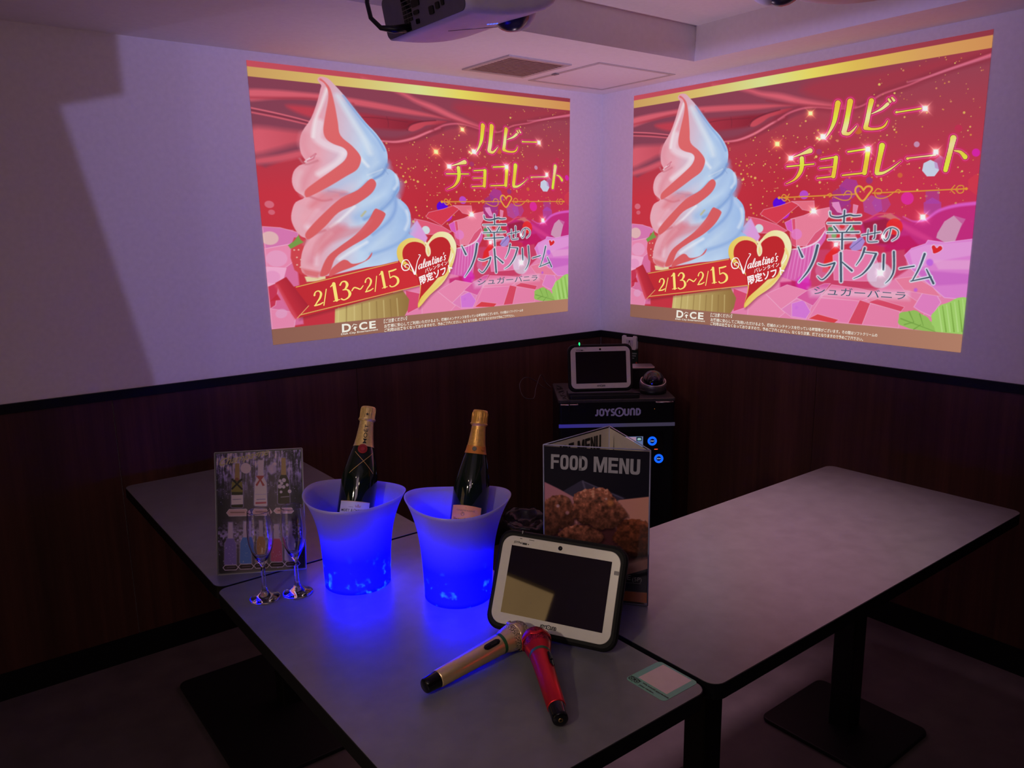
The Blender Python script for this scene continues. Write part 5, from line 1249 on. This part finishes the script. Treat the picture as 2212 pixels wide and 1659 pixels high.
# ================================================================= karaoke cabinet in the corner
cab = thing('karaoke_cabinet', 'tall black karaoke machine cabinet standing across the room corner', 'karaoke machine', (-.6899, -.4557, 0), -.6371)
CW, CD = .503, .38
M_CAB = mat('cabinet black', (.006, .006, .009), .35, spec=.3, noise=.1, nscale=100)
MB().prism(rrect(0, CW, 0, CD, .012, 4), .02, .792, bevel=.003).build('housing', M_CAB, cab)
MB().prism(rrect(-.002, CW + .002, -.002, CD, .014, 4), .785, .80, bevel=.003).build('top_plate', mat('satin dark grey', (.045, .042, .046), .32, noise=.15, nscale=60), cab)
MB().box(.02, CW - .02, .02, CD - .02, 0, .02).build('plinth', M_CAB, cab)
m_, nt, b_ = new_mat('light strip'); e_ = nt.nodes.new('ShaderNodeEmission'); tc = nt.nodes.new('ShaderNodeTexCoord'); sx = nt.nodes.new('ShaderNodeSeparateXYZ'); rp = nt.nodes.new('ShaderNodeValToRGB'); mr = nt.nodes.new('ShaderNodeMapRange'); mr.inputs['From Max'].default_value = CW
rp.color_ramp.elements[0].color = (.028, .020, .22, 1); rp.color_ramp.elements[1].color = (.040, .032, .062, 1); rp.color_ramp.elements[1].position = .6
nt.links.new(tc.outputs['Object'], sx.inputs[0]); nt.links.new(sx.outputs['X'], mr.inputs['Value']); nt.links.new(mr.outputs[0], rp.inputs['Fac']); nt.links.new(rp.outputs['Color'], e_.inputs['Color']); nt.links.new(e_.outputs[0], nt.nodes['Material Output'].inputs['Surface'])
MB().prism([(0, -.003), (CW, -.003), (CW, .002), (0, .002)], .677, .692).build('light_strip', m_, cab)
FR = Matrix(((1, 0, 0, 0), (0, 0, -1, 0), (0, 1, 0, 0), (0, 0, 0, 1)))     # (x, z, out) -> local
g = G2(); logo_letters(g, .156, .354, .726, .759); g.build('maker_logo', mat('lilac logo', (.20, .16, .30), .4, noise=.03, emit=(.10, .075, .16), estr=.35), cab, z=.0012, M=FR)
for x0, x1, zz in ((.010, .080, .780), (.420, .490, .784)):
    MB().tube([(x0, -.010, zz), (x1, -.010, zz)], .0035, 10).tube([(x0, -.010, zz), (x0, .001, zz)], .0035, 8).tube([(x1, -.010, zz), (x1, .001, zz)], .0035, 8).build('handle', M_SILVER, cab)
MB().prism(rrect(.10, .455, .49, .655, .012, 4), -.001, .0012, FR).build('control_panel', M_GLOSSB, cab)
M_SCRB = glow_mat('small display', rgb(120, 140, 190), .55)
s_ = MB().box(.19, .366, -.0025, -.001, .585, .632).build('display', M_SCRB, cab)
MB().box(.338, .360, -.0032, -.0024, .612, .630).build('display_icon', M_GLOSSB, s_)
q = G2().ribbon([(.342, .624), (.356, .624)], .003).ribbon([(.341, .618), (.357, .618)], .004); q.build('icon_lines', glow_mat('icon light', rgb(180, 230, 230), .9), s_, z=.0036, M=FR)
MB().box(.20, .335, -.0030, -.0024, .610, .630).build('display_picture', glow_mat('display pink', rgb(190, 150, 180), .6), s_)
M_RING = glow_mat('blue button ring', rgb(18, 96, 255), 1.15)
for x0, z0 in ((.406, .611), (.436, .531)):
    kx = Matrix(((1, 0, 0, x0), (0, 0, -1, -.001), (0, 1, 0, z0), (0, 0, 0, 1)))
    k_ = MB().lathe([(.0105, 0), (.0185, 0), (.0200, .002), (.0195, .006), (.0125, .0065), (.0105, .003)], 36, kx).build('button_ring', M_RING, cab)
    MB().lathe([(0, .0035), (.0105, .0035), (.0105, .001)], 28, kx).build('button_face', mat('navy button', (.01, .02, .09), .3, noise=.05), k_)
    gg = G2().text('START' if z0 > .6 else 'STOP', (x0 - .0085, z0 - .002), (x0 + .0085, z0 - .002), (x0 - .0085, z0 + .0025), .02); gg.build('button_lettering', glow_mat('button text', rgb(190, 215, 255), .9), k_, z=.0062, M=FR)
G2().ribbon([(.416, .573), (.431, .573)], .004).build('red_indicator', glow_mat('red light', rgb(236, 80, 50), 1.0), cab, z=.0018, M=FR)
G2().disc((.393, .571), .002).build('green_indicator', glow_mat('green light', rgb(40, 150, 70), .8), cab, z=.0018, M=FR)
G2().disc((.414, .754), .0011).build('orange_indicator', glow_mat('orange light', rgb(220, 130, 50), .9), cab, z=.0014, M=FR)

# dock, second tablet, dome camera, box, wall holder
dk = MB().prism(rrect(.045, .352, .006, .135, .012, 4), .8, .818, bevel=.003).box(.045, .352, .010, .026, .815, .824)
d_ = dk.build('charging_dock', M_BPLAS); d_.matrix_world = Matrix.Translation((-.6899, -.4557, 0)) @ Matrix.Rotation(-.6371, 4, 'Z')
tag(d_, 'low black charging dock under the tablet on the cabinet', 'dock')
tablet(tilt((-.629, -.452, .8255), -.5964, .213), 'tablet with green lamp standing on the black cabinet', True, True)
dc = thing('dome_camera', 'dome camera with clear bubble, on the cabinet right of the tablet', 'camera', (-.270, -.610, .80), -.6371)
MB().lathe([(0, 0), (.056, 0), (.060, .004), (.061, .012), (.058, .020), (.050, .026), (0, .028)], 40).build('base', M_BPLAS, dc)
TL = Matrix.Translation((0, 0, .022)) @ Matrix.Rotation(math.radians(17), 4, 'X')
MB().lathe([(.050, -.01), (.0585, .0), (.0600, .018), (.0585, .030), (.0540, .034), (.0500, .033), (.0495, .026), (0, .024)], 48, TL).build('housing', mat('dark brushed metal', (.13, .12, .13), .35, metal=.6, noise=.05), dc)
rg = MB().tube([(.0545 * math.cos(2 * PI * k / 48), .0545 * math.sin(2 * PI * k / 48), .034) for k in range(48)], .0026, 8, TL, closed=True).build('trim_ring', M_SILVER, dc)
MB().sphere((0, 0, .032), .050, 36, 14, TL, 0, PI / 2, (1, 1, .98)).build('bubble', M_GLASS, dc)
eye = MB().sphere((0, -.004, .034), .030, 28, 14, TL, 0, PI * .55).build('camera_ball', M_GLOSSB, dc)
MB().lathe([(0, .008), (.010, .008), (.012, 0)], 24, TL @ Matrix.Translation((0, -.022, .052)) @ Matrix.Rotation(math.radians(50), 4, 'X')).build('lens', mat('lens violet', (.03, .02, .10), .08, noise=.05), eye)
MB().sphere((-.012, -.034, .038), .0022, 10, 6, TL).build('status_lamp', glow_mat('blue lamp', rgb(40, 40, 255), 1.2), eye)
bx = thing('control_box', 'small black box with silver lid, behind the dome camera', 'box', (-.6899, -.4557, .80), -.6371)
MB().prism(rrect(.345, .452, .205, .30, .008, 4), 0, .092, bevel=.002).build('housing', M_BPLAS, bx)
MB().prism(rrect(.341, .456, .20, .305, .014, 5), .092, .1, bevel=.002).build('lid', M_SILVER, bx)
wh = thing('wall_holder', 'white plastic wall holder under the black rail by the corner', 'wall holder', matrix=frame((-.006, -.172, .924), (0, -1, 0), (0, 0, 1)))
MB().prism([(.006, 0), (.092, 0), (.099, .008), (.099, .064), (.094, .070), (.078, .070), (.074, .063), (.026, .060), (.022, .068), (.008, .068), (.001, .062), (.001, .008)], 0, .016, bevel=.002).build('plate', M_WPLAS, wh)
MB().prism(rrect(.034, .078, .018, .050, .002, 3), .016, .018).build('icon_tile', mat('pale tile', (.5, .48, .54), .4, noise=.03), wh)
G2().poly([(.044, .022), (.048, .022), (.056, .040), (.064, .022), (.068, .022), (.058, .046), (.054, .046)]).disc((.056, .043), .004).build('icon', M_GREYP, wh, z=.0186)
tg_ = thing('hanging_card', 'dark green printed card hanging below the white wall holder', 'card', matrix=frame((-.006, -.205, .852), (0, -1, 0), (0, 0, 1)))
MB().prism(rrect(0, .066, 0, .070, .006, 3), 0, .004).build('card', mat('dark green card', (.012, .035, .022), .5, noise=.1), tg_)
G2().ribbon([(.028, .052), (.060, .054)], .006).ribbon([(.024, .040), (.056, .042)], .006).ribbon([(.024, .028), (.044, .029)], .005).build('pale_marks', mat('pale green print', (.22, .30, .26), .5, noise=.05), tg_, z=.0046)
G2().disc((.060, .006), .006).build('red_mark', mat('red print', (.6, .05, .03), .5, noise=.05), tg_, z=.0048)
def cord(name, pts, r, label):
    P = smooth_poly([(p[0], p[1], ) for p in pts], 6, False); Zs = smooth_poly([(p[2], 0) for p in pts], 6, False)[:, 0]
    o = MB().tube([(x, y, z_) for (x, y), z_ in zip(P, Zs)], r, 6).build(name, M_BPLAS); return tag(o, label, 'cable')
cord('looped_cable', [(-.600, -.300, .804), (-.565, -.20, .803), (-.58, -.16, .830), (-.65, -.175, .855), (-.73, -.235, .84), (-.76, -.30, .80), (-.72, -.32, .79), (-.665, -.27, .82), (-.60, -.22, .86), (-.56, -.19, .855), (-.545, -.20, .82), (-.548, -.24, .804)], .0016, 'thin dark cable looping out over the left end of the cabinet')
cl_ = lambda x, y, z: (-.6899 + .8038 * x + .5949 * y, -.4557 - .5949 * x + .8038 * y, z)
cord('coiled_cable', [cl_(.020, .30, .8035), cl_(.035, .25, .804), cl_(.012, .22, .806), cl_(.012, .26, .812), cl_(.036, .20, .806), cl_(.014, .16, .804), cl_(.034, .12, .812), cl_(.016, .09, .804), cl_(.036, .06, .806), cl_(.020, .03, .804), cl_(.034, -.001, .806), cl_(.040, -.020, .800), cl_(.044, -.021, .775), cl_(.042, -.020, .755)], .0024, 'tangled black cable lying beside the cabinet tablet')

# ================================================================= waste bin behind the tables
bn = thing('waste_bin', 'small round waste bin lined with a black plastic bag', 'bin', (-.860, -.430, 0), 0)
MB().lathe([(0, .0), (.085, .0), (.088, .004), (.108, .285), (.106, .285), (.086, .008), (0, .006)], 40).build('bucket', M_BPLAS, bn)
V = []; F = []; N = 72; R_ = random.Random(4)
rows = [(.100, .12), (.106, .20), (.117, .25), (.120, .285), (.116, .302), (.105, .306), (.094, .298), (.085, .27), (.072, .262), (.05, .268), (.02, .262)]
nzr = [[R_.uniform(-1, 1) for _ in range(N)] for _ in rows]
for j, (rr_, zz) in enumerate(rows):
    for i in range(N):
        a = 2 * PI * i / N; w_ = .0032 * math.sin(7 * a + j * .9) + .0016 * math.sin(15 * a - j * 1.4) + .0005 * nzr[j][i]
        V.append(((rr_ + w_) * math.cos(a), (rr_ + w_) * math.sin(a), zz + 1.4 * w_ + .006 * math.sin(3 * a + j)))
for j in range(len(rows) - 1):
    for i in range(N):
        i2 = (i + 1) % N; F.append((j*N+i, j*N+i2, (j+1)*N+i2, (j+1)*N+i))
F.append([(len(rows) - 1) * N + i for i in range(N)])
MB().add(V, F, None, True).build('bag', mat('shiny black film', (.016, .015, .017), .22, spec=.6, noise=.2, nscale=30, bump=.3), bn)

# ================================================================= lights
def area(name, loc, target, size, energy, col, size_y=None):
    l = bpy.data.lights.new(name, 'AREA'); l.energy = energy; l.color = col; l.size = size
    if size_y: l.shape = 'RECTANGLE'; l.size_y = size_y
    o = bpy.data.objects.new(name, l); COL.objects.link(o); o.location = loc
    o.rotation_euler = (Vector(target) - Vector(loc)).to_track_quat('-Z', 'Y').to_euler(); return o
area('ambient_fill', (-2.5, -2.5, 2.28), (-2.4, -2.4, 0), 1.3, .6, (.74, .58, .72))  # added purple fill for the general ambience, no fitting there
l = bpy.data.lights.new('panel_glow_fill', 'SPOT'); l.energy = 9; l.color = (.05, .0, 1.0); l.spot_size = math.radians(42); l.spot_blend = 1.0; l.shadow_soft_size = .0  # added blue spot at the rim, stands in for bucket light on the panelling
o = bpy.data.objects.new('panel_glow_fill', l); COL.objects.link(o); o.location = (-2.085, -1.285, .915); o.rotation_euler = (Vector((-2.22, 0, .90)) - o.location).to_track_quat('-Z', 'Y').to_euler()
area('plum_fill', (-3.2, -2.9, 2.0), (-2.7, 0, 1.25), .6, 2.4, (.95, .68, .82))  # added plum fill that lifts the left wall, no lamp there
for i, (x, y) in enumerate(((-3.3, -2.3), (-2.9, -3.3), (-3.5, -3.0))):
    l = bpy.data.lights.new('downlight', 'SPOT'); l.energy = 2.2; l.color = (1.0, .80, .60); l.spot_size = math.radians(80); l.spot_blend = .8; l.shadow_soft_size = .03
    o = bpy.data.objects.new('downlight', l); COL.objects.link(o); o.location = (x, y, 2.14); o.rotation_euler = (Vector((-2.0, -1.6, .7)) - Vector((x, y, 2.14))).to_track_quat('-Z', 'Y').to_euler()
l = bpy.data.lights.new('table_spot', 'SPOT'); l.energy = 78; l.color = (1.0, .62, .80); l.spot_size = math.radians(50); l.spot_blend = 1.0; l.shadow_soft_size = .12
o = bpy.data.objects.new('table_spot', l); COL.objects.link(o); o.location = (-.95, -1.35, 2.24); o.rotation_euler = (Vector((-1.02, -1.76, .7)) - o.location).to_track_quat('-Z', 'Y').to_euler()
l = bpy.data.lights.new('ceiling_fill', 'SPOT'); l.energy = 12; l.color = (1.0, .68, .90); l.spot_size = math.radians(142); l.spot_blend = 1.0; l.shadow_soft_size = .0  # added unseen spot standing in for picture light bounced onto the ceiling
o = bpy.data.objects.new('ceiling_fill', l); COL.objects.link(o); o.location = (-.74, -.69, .99); o.rotation_euler = (Vector((-.72, -.62, 2.25)) - o.location).to_track_quat('-Z', 'Y').to_euler()
l = bpy.data.lights.new('tablet_warm_fill', 'SPOT'); l.energy = 34; l.color = (1.0, .82, .62); l.spot_size = math.radians(38); l.spot_blend = .9; l.shadow_soft_size = .05  # added warm spot that brightens the tablet, microphones and bottles
o = bpy.data.objects.new('tablet_warm_fill', l); COL.objects.link(o); o.location = (-3.75, -2.5, 1.9); o.rotation_euler = (Vector((-1.97, -1.62, .88)) - o.location).to_track_quat('-Z', 'Y').to_euler()
# stray light of the projectors round their pictures; on the left its cut-off edge is a mask drawn into the lamp
def stray(S0, D_, cols, energy, left):
    l = bpy.data.lights.new('projector_stray_light', 'SPOT'); l.energy = energy; l.color = (.50, .40, 1.0); l.spot_size = math.radians(150); l.spot_blend = .3; l.shadow_soft_size = .012
    o = bpy.data.objects.new('projector_stray_light', l); COL.objects.link(o)
    (a, b_, c_) = cols
    o.matrix_world = Matrix(((a[0], b_[0], c_[0], S0.x), (a[1], b_[1], c_[1], S0.y), (a[2], b_[2], c_[2], S0.z), (0, 0, 0, 1)))
    l.use_nodes = True; nt = l.node_tree; em = nt.nodes['Emission']
    def N_(t, **k):
        n_ = nt.nodes.new(t)
        for x, v_ in k.items(): setattr(n_, x, v_)
        return n_
    def mth(op, *args):
        n_ = N_('ShaderNodeMath', operation=op)
        for i, v_ in enumerate(args):
            if isinstance(v_, (int, float)): n_.inputs[i].default_value = v_
            else: nt.links.new(v_, n_.inputs[i])
        return n_.outputs[0]
    def sstep(v_, w_):
        n_ = N_('ShaderNodeMapRange', interpolation_type='SMOOTHSTEP'); nt.links.new(v_, n_.inputs['Value']); n_.inputs['From Min'].default_value = -w_; n_.inputs['From Max'].default_value = w_; return n_.outputs[0]
    tc = N_('ShaderNodeTexCoord'); sp = N_('ShaderNodeSeparateXYZ'); nt.links.new(tc.outputs['Normal'], sp.inputs[0])
    wx = mth('MULTIPLY', mth('DIVIDE', sp.outputs['X'], sp.outputs['Z']), D_)
    wz = mth('SUBTRACT', S0.z, mth('MULTIPLY', mth('DIVIDE', sp.outputs['Y'], sp.outputs['Z']), D_))
    vert = mth('MULTIPLY', sstep(mth('SUBTRACT', wz, .93), .12), sstep(mth('SUBTRACT', 2.24, wz), .04))
    if left:
        wx = mth('SUBTRACT', S0.x, wx)
        ra = sstep(mth('ADD', wx, 2.193), .012)
        rb = mth('MULTIPLY', sstep(mth('SUBTRACT', wx, mth('SUBTRACT', mth('MULTIPLY', mth('SUBTRACT', 1.932, wz), .2103), 2.383)), .012), sstep(mth('SUBTRACT', mth('ADD', 1.932, mth('MULTIPLY', mth('ADD', wx, 2.383), .264)), wz), .012))
        rc = mth('MULTIPLY_ADD', sstep(mth('ADD', wx, 1.978), .03), .12, .88)
        vert = mth('MULTIPLY', vert, mth('MULTIPLY', mth('MAXIMUM', ra, rb), rc))
    else:
        wy = mth('ADD', S0.y, wx)
        vert = mth('MULTIPLY', vert, mth('MULTIPLY_ADD', sstep(mth('ADD', wy, 1.95), .35), .7, .3))
    nt.links.new(vert, em.inputs['Strength'])
stray(Vector((-1.36, -1.78, 2.02)), 1.78, ((1, 0, 0), (0, 0, 1), (0, -1, 0)), 27, True)
stray(Vector((-1.62, -1.46, 1.985)), 1.62, ((0, -1, 0), (0, 0, 1), (-1, 0, 0)), 15, False)

wd = bpy.data.worlds.new('night'); sc.world = wd; wd.use_nodes = True
wd.node_tree.nodes['Background'].inputs[0].default_value = (.01, .008, .015, 1); wd.node_tree.nodes['Background'].inputs[1].default_value = .3

# ================================================================= camera
cam = bpy.data.cameras.new('camera'); cam.sensor_width = 36; cam.lens = 1689.2146 / 2212 * 36; cam.clip_start = .01
co = bpy.data.objects.new('camera', cam); COL.objects.link(co)
r_, u_, f_ = (0.79129515, -0.61122922, -0.01583748), (0.1311395, 0.14435942, 0.98079702), (0.59720551, 0.77817684, -0.1943872)
co.matrix_world = Matrix(((r_[0], u_[0], -f_[0], -2.84677), (r_[1], u_[1], -f_[1], -2.937956), (r_[2], u_[2], -f_[2], 1.524846), (0, 0, 0, 1)))
sc.camera = co
sc.view_settings.view_transform = 'Standard'; sc.view_settings.look = 'None'; sc.view_settings.exposure = 0; sc.view_settings.gamma = 1
sc.cycles.use_denoising = True
sc.cycles.max_bounces = 10; sc.cycles.diffuse_bounces = 4; sc.cycles.transmission_bounces = 8; sc.cycles.transparent_max_bounces = 12
sc.cycles.caustics_reflective = False; sc.cycles.caustics_refractive = True; sc.cycles.sample_clamp_indirect = 6
